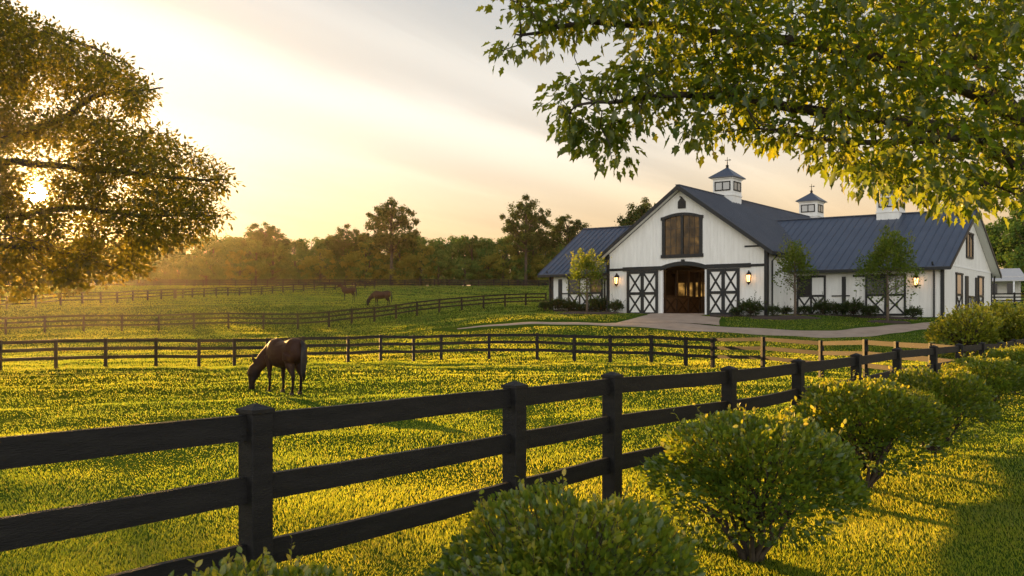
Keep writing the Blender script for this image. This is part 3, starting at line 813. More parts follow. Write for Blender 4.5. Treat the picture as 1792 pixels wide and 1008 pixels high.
    # ---- stable windows with X half-doors
    def stable_front(u0, u1, v0, z0, zm, z1, nb, head=.0, name='stable_window', xs=True, panes=True):
        b = B(); va, vb = v0 - .06, v0 - .002; w_ = .15
        b.box(u0 - head, u1 + .08, va - .02, vb, z1 - .02, z1 + .16)
        b.box(u0, u1, va, vb, zm - .09, zm + .09)
        b.box(u0, u1, va, vb, z0 - .1, z0 + .08)
        cells = []
        for k in range(nb + 1):
            uu = u0 + (u1 - u0) * k / nb
            b.box(uu - w_ / 2, uu + w_ / 2, va - .004, vb, z0 - .1, z1 - .02)
        for k in range(nb):
            a = u0 + (u1 - u0) * k / nb + w_ / 2; c = u0 + (u1 - u0) * (k + 1) / nb - w_ / 2; cells.append((a, c))
            vm = v0 - .03
            if xs:
                b.bar((a, vm, z0 + .08), (c, vm, zm - .09), .03, .13); b.bar((a, vm - .004, zm - .09), (c, vm - .004, z0 + .08), .03, .13)
        o = b.build(name, M['black'], root)
        q = B(); q.box(u0 + .05, u1 - .05, v0 - .02, v0 - .001 - .014, z0, zm); q.build('lower_panel', M['white'], o)
        return o, cells
    # right wing
    o, c = stable_front(14.4, 16.56, 4.48, 2.75, 4.3, 5.85, 2, .1)
    q = B(); q.box(c[0][0], c[0][1], 4.452, 4.462, 4.39, 5.83); q.build('pane', M['pane_dark'], o)
    q = B(); q.box(c[1][0], c[1][1], 4.452, 4.462, 4.39, 5.83); q.build('shutter', M['white'], o)
    o, c = stable_front(19.75, 22.6, 4.48, 2.7, 4.28, 5.82, 2, 1.0)
    for a in c: q = B(); q.box(a[0], a[1], 4.452, 4.462, 4.37, 5.8); q.build('pane', M['pane_dark'] if a is c[0] else M['pane_pale'], o)
    q = B(); q.box(17.9, 18.2, 4.4, 4.48, 2.6, 5.85); q.box(17.1, 17.9, 4.43, 4.48, 4.22, 4.32); q.box(18.2, 18.5, 4.43, 4.48, 4.22, 4.32); q.build('hitching_post', M['black'], root)
    # gable end window and two doors
    def gable_win(v0, v1, z0, z1, pane, xz=None):
        b = B(); u0 = 25.32; w_ = .2
        b.box(u0, u0 + .08, v0, v0 + w_, z0, z1); b.box(u0, u0 + .08, v1 - w_, v1, z0, z1)
        b.box(u0, u0 + .1, v0 - .1, v1 + .1, z1, z1 + .16); b.box(u0, u0 + .08, v0 + w_, v1 - w_, z0 - .02, z0 + .14)
        if xz is not None:
            b.box(u0, u0 + .08, v0, v0 + w_, xz, z0); b.box(u0, u0 + .08, v1 - w_, v1, xz, z0); b.box(u0, u0 + .08, v0 + w_, v1 - w_, xz, xz + .16)
            b.bar((u0 + .03, v0 + w_, xz + .1), (u0 + .03, v1 - w_, z0), .03, .16); b.bar((u0 + .034, v0 + w_, z0), (u0 + .034, v1 - w_, xz + .1), .03, .16)
        else:
            b.box(u0 + .01, u0 + .06, (v0 + v1) / 2 - .04, (v0 + v1) / 2 + .04, z0 + .14, z1)
        o = b.build('window', M['black'], root)
        q = B(); q.box(u0, u0 + .02, v0 + w_, v1 - w_, z0 + .14, z1); q.build('pane', pane, o)
        return o
    gable_win(11.25, 13.5, 7.55, 9.6, M['pane_dark'])
    gable_win(8.05, 10.0, 4.3, 6.0, M['pane_pale'], 2.9); gable_win(15.25, 17.1, 4.35, 6.05, M['pane_pale'], 3.0)
    for (a, b_) in ((10.95, 11.75), (14.3, 14.75)):
        q = B(); q.box(25.32, 25.42, a, b_, 2.3, 6.0); q.build('door_post', M['black'], root)
    q = B(); q.box(25.32, 25.37, 12.0, 14.1, 4.2, 4.36)
    for k in range(5): q.box(25.32, 25.36, 12.1 + k * .45, 12.2 + k * .45, 2.4, 4.2)
    q.build('half_gate', M['black'], root)
    # ---- left wing (u -6.88..0, v 2..14.8)
    E2, R2, VL = 7.0, 11.4, 8.4
    w = B(); w.box(-6.88, -.02, 2, 2.14, ZB, E2); bk = B(); bk.box(-6.74, -.02, 14.66, 14.8, ZB, E2); bk.build('wing_wall', M['white'], root)
    for k in range(24): w.box(-6.86, -.05, 1.985, 2, 3.0 + k * .165, 3.03 + k * .165)
    def zl(v): return R2 - (R2 - E2) * abs(v - VL) / 6.4 - .12
    for a, b in ((2.14, VL), (VL, 14.66)):
        w.add([(-6.88, a, ZB), (-6.88, b, ZB), (-6.88, b, zl(b)), (-6.88, a, zl(a)), (-6.74, a, ZB), (-6.74, b, ZB), (-6.74, b, zl(b)), (-6.74, a, zl(a))],
              [(0, 1, 2, 3), (7, 6, 5, 4), (0, 4, 5, 1), (3, 2, 6, 7), (0, 3, 7, 4), (1, 5, 6, 2)])
    w.build('wing_wall', M['white'], root)
    r = B(); ev0, ev1 = 1.25, 15.55; ez = R2 - (R2 - E2) * (VL - ev0) / 6.4; UE = -7.75
    slab(r, [(UE, VL, R2 + .12), (UE, ev0, ez + .12), (-.05, ev0, ez + .12), (3.7, VL, R2 + .12)])
    slab(r, [(UE, VL + .002, R2 + .12), (3.7, VL + .002, R2 + .12), (-.05, ev1, ez + .12), (UE, ev1, ez + .12)])
    uu = UE + .02
    while uu < 3.6:
        t0 = 1.0 if uu < -.05 else max(0, (3.7 - uu) / 3.75); va = VL + (ev0 - VL) * t0; za = R2 + .14 + (ez - R2) * t0
        r.bar((uu, VL, R2 + .145), (uu, va, za + .005), .05, .07); uu += .52
    r.bar((UE, VL, R2 + .15), (3.7, VL, R2 + .15), .34, .07)
    r.build('wing_roof', M['roof_seam'], root)
    t = B(); t.box(UE, -.62, ev0 - .1, ev0 - .005, ez - .14, ez + .08); t.build('gutter', M['black'], root)
    t = B()
    for vb in (ev0, ev1):
        t.add([(UE - .06, VL, R2 + .17), (UE - .06, vb, ez + .16), (UE - .06, vb, ez - .12), (UE - .06, VL, R2 - .12), (UE, VL, R2 + .17), (UE, vb, ez + .16), (UE, vb, ez - .12), (UE, VL, R2 - .12)],
              [(0, 1, 2, 3), (7, 6, 5, 4), (0, 4, 5, 1), (3, 2, 6, 7), (0, 3, 7, 4), (1, 5, 6, 2)])
    t.build('rake_board', M['black'], root)
    t = B(); t.box(-6.93, -6.66, 1.94, 2.16, ZB, E2 - .12); t.build('corner_post', M['black'], root)
    downspout(-6.95, 1.85, 2.6, E2 - .1, 0, -.4)
    o, c = stable_front(-5.05, -1.75, 1.97, 3.3, 4.8, 6.2, 3, .1)
    for i, a in enumerate(c):
        q = B(); q.box(a[0], a[1], 1.942, 1.952, 4.89, 6.18); q.build('pane' if i != 1 else 'shutter', M['pane_dark'] if i == 0 else (M['pane_amber'] if i == 2 else M['white']), o)
    q = B(); q.box(-6.1, -5.75, 1.88, 1.97, 3.9, 6.15); q.build('hitching_post', M['black'], root)
    q = B(); q.box(-5.75, -5.16, 1.91, 1.97, 4.74, 4.86); q.box(-1.6, -.1, 1.91, 1.97, 6.0, 6.14); q.box(-1.55, -1.42, 1.9, 1.97, 2.5, 6.0); q.build('trim_board', M['black'], root)
    # ---- cupolas
    def cupola(u, v, zb, w2, slope_u):
        h = 1.95
        b = B(); s_ = w2 / 2
        b.box(u - s_, u + s_, v - s_, v + s_, zb - .9, zb + h)
        b.box(u - s_ - .06, u + s_ + .06, v - s_ - .06, v + s_ + .06, zb + .28, zb + .38)
        b.box(u - s_ - .1, u + s_ + .1, v - s_ - .1, v + s_ + .1, zb + h - .12, zb + h)
        c_ = b.build('cupola', M['white'], root)
        r_ = B(); e = s_ + .28; z1 = zb + h
        r_.add([(u - e, v - e, z1), (u + e, v - e, z1), (u + e, v + e, z1), (u - e, v + e, z1), (u - e, v - e, z1 + .08), (u + e, v - e, z1 + .08), (u + e, v + e, z1 + .08), (u - e, v + e, z1 + .08)],
               [(0, 3, 2, 1), (0, 1, 5, 4), (1, 2, 6, 5), (2, 3, 7, 6), (3, 0, 4, 7)])
        k = .45; b0 = len(r_.v)
        r_.add([(u - e * k, v - e * k, z1 + .62), (u + e * k, v - e * k, z1 + .62), (u + e * k, v + e * k, z1 + .62), (u - e * k, v + e * k, z1 + .62), (u, v, z1 + 1.08)],
               [(0, 1, 4), (1, 2, 4), (2, 3, 4), (3, 0, 4)])
        for a, c2 in ((4, 5), (5, 6), (6, 7), (7, 4)):
            r_.f.append((a + b0 - 8, c2 + b0 - 8, (c2 - 4) + b0, (a - 4) + b0))
        r_.build('cupola_roof', M['roof_seam'], c_)
        def win(face):
            fr_ = B(); pn = B(); z0, z1_ = zb + .75, zb + 1.6; a = .72
            d0 = -s_ - .05
            def bx(m, x0, x1, y0, y1, za, zc):
                if face == 'front': m.box(u + x0, u + x1, v + y0, v + y1, za, zc)
                else: m.box(u - y1, u - y0, v + x0, v + x1, za, zc)
            bx(fr_, -a, -a + .1, d0, -s_, z0, z1_); bx(fr_, a - .1, a, d0, -s_, z0, z1_); bx(fr_, -.05, .05, d0, -s_, z0 + .1, z1_ - .1)
            bx(fr_, -a, a, d0 - .003, -s_, z0 - .003, z0 + .1); bx(fr_, -a, a, d0 - .003, -s_, z1_ - .1, z1_ + .003)
            f_ = fr_.build('window', M['black'], c_)
            bx(pn, -a + .1, a - .1, -s_ - .02, -s_ - .002, z0 + .1, z1_ - .1); pn.build('pane', M['pane_pale'], f_) if False else pn.build('window_glass', M['pane_pale'], c_)
        win('front'); win('side')
        fi = B(); zt = zb + h + 1.0
        fi.tube([(u, v, zt), (u, v, zt + .12), (u, v, zt + .2), (u, v, zt + .3), (u, v, zt + 1.0)], [.14, .1, .16, .05, .02], 8)
        fi.bar((u - .22, v, zt + .72), (u + .22, v, zt + .72), .03, .05); fi.add([(u + .2, v, zt + .62), (u + .36, v, zt + .72), (u + .2, v, zt + .82)], [(0, 1, 2)])
        fi.build('finial', M['iron'], c_)
    cupola(RU, 8.2, 13.4, 1.78, 1); cupola(RU, 27.6, 13.4, 1.85, 1); cupola(19.2, VM, 11.5, 1.8, 1)
    return root
barn()

# wall lanterns
def bworld(u, v, z): p = BO + u * BF + v * BD; return Vector((p[0], p[1], z))
FN = Vector((-.469, -.883, 0))
def lantern():
    root = empty('wall_lantern', (0, 0, 0))
    m = MB(); m.tube([(0, -.02, .42), (0, -.2, .52), (0, -.3, .46), (0, -.3, .36)], [.03] * 4, 6); m.tube([(0, -.005, .3), (0, -.03, .3)], [.13, .12], 10); m.tube([(0, -.02, .42), (0, -.02, .2)], [.035, .035], 6)
    m.build('bracket', M['iron'], root)
    m = MB(); m.tube([(0, -.3, .52), (0, -.3, .40), (0, -.3, .36), (0, -.3, .22), (0, -.3, .19)], [.03, .05, .09, .21, .22], 6); m.build('lamp_cap', M['iron'], root)
    m = MB(); m.tube([(0, -.3, .19), (0, -.3, -.28)], [.155, .11], 6); m.build('lamp_glass', M['lamp'], root)
    m = MB()
    for k in range(6):
        a = 2 * PI * (k + .5) / 6
        m.bar((.19 * math.cos(a), -.3 + .19 * math.sin(a), .19), (.13 * math.cos(a), -.3 + .13 * math.sin(a), -.3), .035, .035)
    m.tube([(0, -.3, -.28), (0, -.3, -.33), (0, -.3, -.45), (0, -.3, -.5)], [.14, .15, .05, .02], 6); m.build('lamp_cage', M['iron'], root)
    return root
L0 = lantern(); ang = math.atan2(BF[1], BF[0])
for i, (u, v, z, lab) in enumerate(((.98, -.02, 5.8, 'lit black wall lantern beside the left sliding door of the barn'),
                                    (12.4, -.02, 5.7, 'lit black wall lantern beside the right sliding door of the barn'),
                                    (13.8 + 9.62, 4.48, 5.35, 'lit black wall lantern on the right wing near its corner'))):
    o = L0 if i == 0 else copy_tree(L0)
    p = bworld(u, v, z); o.location = p; o.rotation_euler = (0, 0, ang); o.scale = (1.15, 1.15, 1.15)
    tag(o, lab, 'lantern', 'wall lanterns on the barn')
    ld = bpy.data.lights.new('lantern_light', 'POINT'); ld.energy = 8; ld.color = (1, .5, .17); ld.shadow_soft_size = .12
    lo = bpy.data.objects.new('lantern_light', ld); COL.objects.link(lo); lo.location = p + FN * .52 + Vector((0, 0, .1))
ld = bpy.data.lights.new('aisle_light', 'POINT'); ld.energy = 42; ld.color = (1, .62, .28); ld.shadow_soft_size = .3
lo = bpy.data.objects.new('aisle_light', ld); COL.objects.link(lo); lo.location = bworld(6.9, 5.5, 6.5)

# small outbuilding on the right
def outbuilding():
    p = w_of(1752, 97); z = gz(*p); root = empty('outbuilding', (p[0], p[1], z), -.35)
    tag(root, 'small white outbuilding with a pale tin porch roof behind the barn', 'shed')
    m = MB(); m.box(-4, 2.0, 0, 5, -.5, 2.9); m.build('wall', M['white'], root)
    m = MB(); m.add([(-4.4, -.3, 2.9), (2.4, -.3, 2.9), (2.4, 2.5, 4.0), (-4.4, 2.5, 4.0), (2.4, 5.3, 2.9), (-4.4, 5.3, 2.9), (-4.4, -.3, 3.0), (2.4, -.3, 3.0), (2.4, 2.5, 4.1), (-4.4, 2.5, 4.1), (2.4, 5.3, 3.0), (-4.4, 5.3, 3.0)],
                    [(0, 1, 2, 3), (3, 2, 4, 5), (6, 9, 8, 7), (9, 11, 10, 8), (0, 6, 7, 1), (5, 4, 10, 11), (0, 3, 9, 6), (3, 5, 11, 9), (1, 7, 8, 2), (2, 8, 10, 4)])
    tin = solid('pale_tin', (.55, .52, .48), .5, metal=.2, noise=.2)
    m.build('roof', tin, root)
    m = MB(); m.add([(-4.4, -.32, 2.85), (3.4, -.32, 2.85), (3.4, -2.6, 2.35), (-4.4, -2.6, 2.35), (-4.4, -.32, 2.93), (3.4, -.32, 2.93), (3.4, -2.6, 2.43), (-4.4, -2.6, 2.43)],
                    [(0, 3, 2, 1), (4, 5, 6, 7), (0, 1, 5, 4), (2, 3, 7, 6), (1, 2, 6, 5), (3, 0, 4, 7)]); m.build('porch_roof', tin, root)
    for x in (-4.2, -1.7, .8, 3.0):
        m = MB(); m.box(x - .08, x + .08, -2.55, -2.4, -.5, 2.36); m.build('porch_post', M['white_trim'], root)
    for x in (-3.2, -.8, 1.0):
        m = MB(); m.box(x - .4, x + .4, -.04, .0, .9, 2.2); m.build('window', M['pane_dark'], root)
    m = MB(); m.box(-2.4, -1.5, -.045, 0, 0, 2.1); m.build('door', M['black'], root)
outbuilding()

# ------------------------------------------------------------------ horses
def loft(mb, secs, n=18, twist=None):
    """secs: (centre xyz, half width, half height, up vector)"""
    rings = []
    for i, (c, rw, rh) in enumerate(secs):
        c = Vector(c); a = Vector(secs[max(i - 1, 0)][0]); b = Vector(secs[min(i + 1, len(secs) - 1)][0]); d = (b - a).normalized()
        side = Vector((0, 0, 1)).cross(d)
        if side.length < .25: side = Vector((0, 1, 0))
        side.normalize()
        if side.y < 0: side = -side
        up = d.cross(side).normalized()
        rings.append([c + side * rw * math.cos(2 * PI * k / n) + up * rh * math.sin(2 * PI * k / n) for k in range(n)])
    vs = [q for r in rings for q in r]; fs = []
    for i in range(len(secs) - 1):
        for k in range(n): fs.append((i * n + k, i * n + (k + 1) % n, (i + 1) * n + (k + 1) % n, (i + 1) * n + k))
    fs.append(tuple(range(n - 1, -1, -1))); fs.append(tuple(range((len(secs) - 1) * n, len(secs) * n)))
    mb.add(vs, fs)

def horse(pose, bend, voxel, steps):
    m = MB()
    loft(m, [((-.86, 0, 1.17), .06, .12), ((-.81, 0, 1.16), .17, .23), ((-.70, 0, 1.17), .26, .31), ((-.52, 0, 1.17), .295, .35), ((-.28, 0, 1.12), .285, .335),
             ((-.02, 0, 1.06), .315, .36), ((.22, 0, 1.05), .305, .375), ((.40, 0, 1.09), .265, .40), ((.55, 0, 1.10), .225, .385), ((.68, 0, 1.06), .185, .31), ((.77, 0, 1.03), .12, .20), ((.81, 0, 1.02), .06, .1)])
    if pose == 'graze':
        nk = [(.42, 1.17, .17, .33), (.62, 1.14, .145, .295), (.80, 1.03, .12, .245), (.97, .89, .108, .215), (1.10, .74, .095, .185), (1.20, .62, .09, .16)]
        hd = [(1.12, .76, .09, .12), (1.21, .63, .125, .18), (1.27, .47, .12, .19), (1.30, .33, .096, .145), (1.31, .20, .078, .108), (1.305, .10, .08, .10), (1.30, .03, .06, .07)]
        ears = [(1.17, .80), (1.24, 1.02)]
    else:
        nk = [(.42, 1.20, .16, .32), (.60, 1.30, .135, .27), (.76, 1.44, .11, .215), (.89, 1.58, .09, .17), (.98, 1.70, .08, .14)]
        hd = [(.93, 1.74, .075, .10), (1.04, 1.71, .095, .13), (1.15, 1.64, .085, .13), (1.26, 1.56, .066, .10), (1.36, 1.48, .055, .075), (1.43, 1.43, .055, .068), (1.47, 1.40, .04, .045)]
        ears = [(.95, 1.82), (.97, 1.98)]
    def bnd(x):
        t = max(0, x - .45); a = bend * min(1.2, t / .75); return a
    def P(x, z, y=0):
        a = bnd(x) * .6; t = max(0, x - .45)
        return (min(x, .45) + t * math.cos(a) - y * math.sin(a), t * math.sin(a) + y * math.cos(a), z)
    loft(m, [(P(x, z), w, h) for x, z, w, h in nk]); loft(m, [(P(x, z), w, h) for x, z, w, h in hd])
    for sgn in (-1, 1):
        e0 = P(ears[0][0], ears[0][1], .055 * sgn); e1 = P(ears[1][0], ears[1][1], .12 * sgn)
        m.tube([e0, tuple((Vector(e0) * .5 + Vector(e1) * .5)), e1], [.042, .046, .006], 8)
    def leg(pts, y, dx):
        m.tube([(x + dx, y * (1 if abs(x) else 1), z) for x, z, r in pts], [r for x, z, r in pts], 12)
    F = [(.50, 1.02, .14), (.47, .85, .105), (.465, .70, .078), (.46, .56, .058), (.465, .47, .058), (.46, .40, .045), (.455, .28, .036), (.455, .17, .043), (.47, .11, .036), (.485, .06, .045), (.495, .0, .062)]
    H = [(-.52, 1.08, .21), (-.47, .90, .185), (-.50, .76, .13), (-.57, .64, .088), (-.64, .53, .064), (-.665, .47, .06), (-.65, .40, .047), (-.64, .28, .039), (-.635, .17, .045), (-.615, .11, .037), (-.60, .06, .047), (-.59, .0, .063)]
    for i, y in enumerate((.15, -.15)):
        leg(F, y, steps[i]); leg(H, y * 1.05, steps[2 + i])
    me = bpy.data.meshes.new('horse')
    me.from_pydata([tuple(p) for p in m.v], [], m.f)
    o = bpy.data.objects.new('tmp', me); COL.objects.link(o)
    rm = o.modifiers.new('r', 'REMESH'); rm.mode = 'VOXEL'; rm.voxel_size = voxel
    sm = o.modifiers.new('s', 'SMOOTH'); sm.factor = .5; sm.iterations = 7
    dg = bpy.context.evaluated_depsgraph_get(); dg.update()
    body = bpy.data.meshes.new_from_object(o.evaluated_get(dg)); body.name = 'horse'
    bpy.data.objects.remove(o)
    body.polygons.foreach_set('use_smooth', [True] * len(body.polygons))
    body.materials.clear()
    h = link('horse', body, M['horse'])
    # tail of hanging strands
    t = MB()
    for k in range(46):
        a = random.uniform(-1, 1); b = random.uniform(-1, 1); ln = random.uniform(.55, 1.0)
        t.tube([(-.82, .02 * a, 1.42 + .02 * b), (-.90, .035 * a, 1.36 + .02 * b), (-.945 + .02 * b, .055 * a, 1.2), (-.95 + .03 * b, .075 * a, 1.2 - .35 * ln), (-.93 + .035 * b, .06 * a, 1.2 - .65 * ln), (-.92 + .04 * b, .03 * a, 1.2 - .88 * ln)],
               [.012, .022, .026, .026, .018, .004], 5)
    t.build('tail', M['hair'], h, smooth=True)
    t = MB(); crest = [(x, z + h_ * .93) for x, z, w, h_ in nk]
    if pose == 'graze': crest = [(.46, 1.49), (.66, 1.42), (.88, 1.24), (1.06, 1.03), (1.18, .86), (1.235, .72)]
    else: crest = [(.36, 1.50), (.50, 1.56), (.62, 1.66), (.74, 1.78), (.84, 1.88), (.92, 1.84)]
    for k in range(70):
        q = random.uniform(0, len(crest) - 1.001); i = int(q); f = q - i
        x = crest[i][0] * (1 - f) + crest[i + 1][0] * f; z = crest[i][1] * (1 - f) + crest[i + 1][1] * f; ln = random.uniform(.10, .22)
        t.tube([P(x, z - .03), P(x + .02, z + .012, -.03), P(x + .035, z - ln * .5, -.11), P(x + .045, z - ln, -.125)], [.014, .018, .015, .004], 5)
    t.build('mane', M['hair'], h, smooth=True)
    for i, y in enumerate((.15, -.15)):
        for (x, yy, dx) in ((.492, y, steps[i]), (-.592, y * 1.05, steps[2 + i])):
            q = MB(); q.tube([(x + dx - .012, yy, .062), (x + dx, yy, -.005)], [.054, .068], 12); q.build('hoof', M['iron'], h)
    return h
h1 = horse('graze', .55, .018, (.10, -.10, -.02, .10))
hx, hy = w_of(499, 22.5)
h1.location = (hx, hy, gz(hx, hy)); h1.rotation_euler = (0, 0, math.atan2(.70, -.71)); tag(h1, 'large dark bay horse grazing on the sunlit grass near the front fence', 'horse', 'grazing horses')
h2 = horse('graze', -.1, .025, (.08, -.06, .05, -.08))
hx, hy = w_of(668, 88); h2.location = (hx, hy, gz(hx, hy)); h2.rotation_euler = (0, 0, math.radians(186)); h2.scale = (1.12,) * 3
tag(h2, 'dark brown horse grazing far off, nearest to the climbing fence', 'horse', 'grazing horses')
h3 = horse('stand', .1, .03, (.06, -.05, -.05, .05))
hx, hy = w_of(610, 103); h3.location = (hx, hy, gz(hx, hy)); h3.rotation_euler = (0, 0, math.radians(205)); h3.scale = (1.05,) * 3
tag(h3, 'dark horse standing with raised head in the far field', 'horse', 'grazing horses')

# ------------------------------------------------------------------ foliage builders
def rand_dirs(n):
    return nrm(rng.normal(size=(n, 3)))

def clump_leaves(centres, radii, per, size, flat=.8, T=T_CARD, name='crown', shell=.55, up=.3):
    C = np.repeat(centres, per, 0); R = np.repeat(radii, per)
    d = rand_dirs(len(C)); rr = R * (shell + (1 - shell) * rng.random(len(C))) * rng.uniform(.75, 1.15, len(C))
    P = C + d * rr[:, None] * np.array([1, 1, flat])
    N = nrm(d + rand_dirs(len(C)) * .8 + np.array([0, 0, up]))
    D = nrm(np.cross(N, rand_dirs(len(C))) + np.array([0, 0, -.25]))
    L = size * rng.uniform(.6, 1.3, len(C))
    tint = np.clip(np.repeat(rng.random(len(centres)), per) * .55 + rng.random(len(C)) * .45, 0, 1)
    return leaves(name, P, D, N, L, L * .75, T, tint)

def build_tree(kind, seed):
    global rng
    rng = np.random.default_rng(seed); random.seed(seed)
    root = empty('tree', (0, 0, 0)); tr = MB(); cs = []; rs = []
    if kind == 'tall':
        H = 18.5; base = .36
        tr.tube([(0, 0, -.4), (.05, .03, 3), (-.05, .1, 8), (.1, 0, 12), (0, .05, 15), (.05, 0, 17.2)], [base * 1.3, base, base * .8, base * .6, base * .35, .05], 9)
        for k in range(120):
            v = np.array([random.gauss(0, 1), random.gauss(0, 1), random.gauss(0, 1)]); v /= np.linalg.norm(v); q = random.uniform(.35, 1) ** .6
            if v[2] < -.8: continue
            c = np.array([v[0] * q * 5.9, v[1] * q * 5.9, 12.4 + v[2] * q * (5.9 if v[2] > 0 else 6.0)])
            cs.append(tuple(c)); rs.append(random.uniform(.7, 1.45))
            if k % 3 == 0:
                z0 = max(7.0, c[2] - 1.0 - .45 * math.hypot(c[0], c[1]))
                tr.tube([(0, 0, z0), (c[0] * .5, c[1] * .5, z0 * .4 + c[2] * .6 - .3), tuple(c)], [.15, .09, .03], 5)
        cs.append((0, 0, 18.2)); rs.append(1.0)
        me = clump_leaves(np.array(cs), np.array(rs), 105, .36, .85, shell=.3)
        mat = M['leaf_tall']
    else:
        H = {'broad': 11.5, 'slim': 12.5, 'low': 7.5, 'gold': 10}[kind]; Rm = {'broad': 5.2, 'slim': 3.6, 'low': 4.6, 'gold': 4.4}[kind]
        tr.tube([(0, 0, -.4), (.1, 0, H * .3), (-.1, .1, H * .6), (.05, 0, H * .9)], [.3, .24, .15, .04], 8)
        n = {'broad': 62, 'slim': 50, 'low': 46, 'gold': 50}[kind]
        for k in range(n):
            t = random.uniform(.06, 1); z = t * H * .94; a = random.uniform(0, 2 * PI)
            prof = math.sin(min(1, .16 + t * .84) * PI * .93) ** .55
            r = Rm * prof * random.uniform(.5, 1.0)
            cs.append((r * math.cos(a), r * math.sin(a), z)); rs.append(random.uniform(.8, 1.5))
            if k % 4 == 0: tr.tube([(0, 0, z * .7), (r * .5 * math.cos(a), r * .5 * math.sin(a), z * .9), (r * math.cos(a), r * math.sin(a), z)], [.09, .06, .02], 5)
        me = clump_leaves(np.array(cs), np.array(rs), 85, .40, .75, shell=.4)
        mat = M['leaf_yellow'] if kind == 'gold' else M['leaf_far']
    tr.build('trunk', M['bark'], root, smooth=True)
    link('crown', me, mat, root)
    return root

KINDS = {}
for kd, sds in (('tall', (31, 32, 33)), ('broad', (41, 42)), ('slim', (51, 52)), ('low', (61,)), ('gold', (71,))):
    KINDS[kd] = [[build_tree(kd, s), False] for s in sds]
rnd = random.Random(5)
def plant(kd, px, Y, h, label, group=None, wide=1.0, which=None):
    ref = {'tall': 18.6, 'broad': 11.9, 'slim': 12.6, 'low': 7.6, 'gold': 10.2}[kd]
    e = KINDS[kd][rnd.randrange(len(KINDS[kd])) if which is None else which]
    o = e[0] if not e[1] else copy_tree(e[0]); e[1] = True
    x, y = w_of(px, Y); s = h / ref
    o.location = (x, y, gz(x, y)); o.rotation_euler = (0, 0, rnd.uniform(0, 2 * PI)); o.scale = (s * wide, s * wide, s)
    tag(o, label, 'tree', group)
    return o
plant('tall', 685, 176, 18.6, 'biggest round-crowned tall tree in the middle of the wood edge', which=0)
plant('tall', 920, 176, 19.2, 'tallest open-crowned tree close to the left side of the barn', which=1, wide=.86)
plant('tall', 994, 182, 15.6, 'dark round-topped tree just left of the barn roof', which=2, wide=1.05)
plant('tall', 606, 182, 13.6, 'medium dark round-topped tree left of the biggest tall tree', which=1, wide=1.0)
plant('tall', 464, 184, 14.2, 'flat-topped tall tree standing in the golden haze nearest the sun', which=2, wide=1.1)
plant('tall', 1128, 150, 16.5, 'tree whose top shows just above the left slope of the barn roof', which=0)
G = 'trees massed in the distant wood'
LB = {'broad': 'broad bushy green tree massed in the hazy wood behind the far fence', 'slim': 'slender upright tree massed in the hazy wood behind the far fence',
      'low': 'low rounded tree at the front of the hazy wood behind the far fence', 'gold': 'yellowish bushy tree lit at the edge of the hazy wood'}
px = -330
while px < 1075:
    for row, Yr in enumerate((181, 188, 196)):
        kd = rnd.choice(['broad', 'broad', 'slim', 'low'] if row == 0 else ['broad', 'slim', 'broad'])
        h = {0: rnd.uniform(8.0, 10.6), 1: rnd.uniform(10, 12.4), 2: rnd.uniform(11.6, 13.3)}[row] * (.72 if kd == 'low' else 1)
        plant(kd, px + rnd.uniform(-16, 16), Yr + rnd.uniform(-2, 2), h, LB[kd], G, 1.05)
    px += 41
for p, hh in ((640, 10), (700, 9), (735, 9.5), (560, 8.5), (880, 9.5), (955, 8.6), (420, 8)):
    plant('gold', p, 179, hh, LB['gold'], G, 1.15)
for p, Y, hh, kd in ((1760, 128, 12.5, 'broad'), (1800, 122, 13.5, 'slim'), (1850, 126, 13, 'broad'), (1715, 135, 12, 'broad'), (1900, 120, 14, 'broad'), (1780, 140, 15, 'slim'), (1960, 124, 12, 'broad'), (1660, 140, 11.5, 'broad')):
    plant(kd, p, Y, hh, {'broad': 'broad dark tree on the rise behind the outbuilding at the right edge', 'slim': 'narrow dark tree on the rise behind the outbuilding at the right edge'}[kd], 'trees on the rise at the right')

# ------------------------------------------------------------------ the two big foreground trees
def limb_tube(mb, pts, r0, r1, n=8):
    P = catmull([tuple(p) for p in pts], 6); k = len(P)
    P = [Vector(p) + Vector((rng.normal(), rng.normal(), rng.normal())) * r0 * .12 for p in P]
    mb.tube(P, [r0 + (r1 - r0) * (i / (k - 1)) ** .8 for i in range(k)], n)
    return P

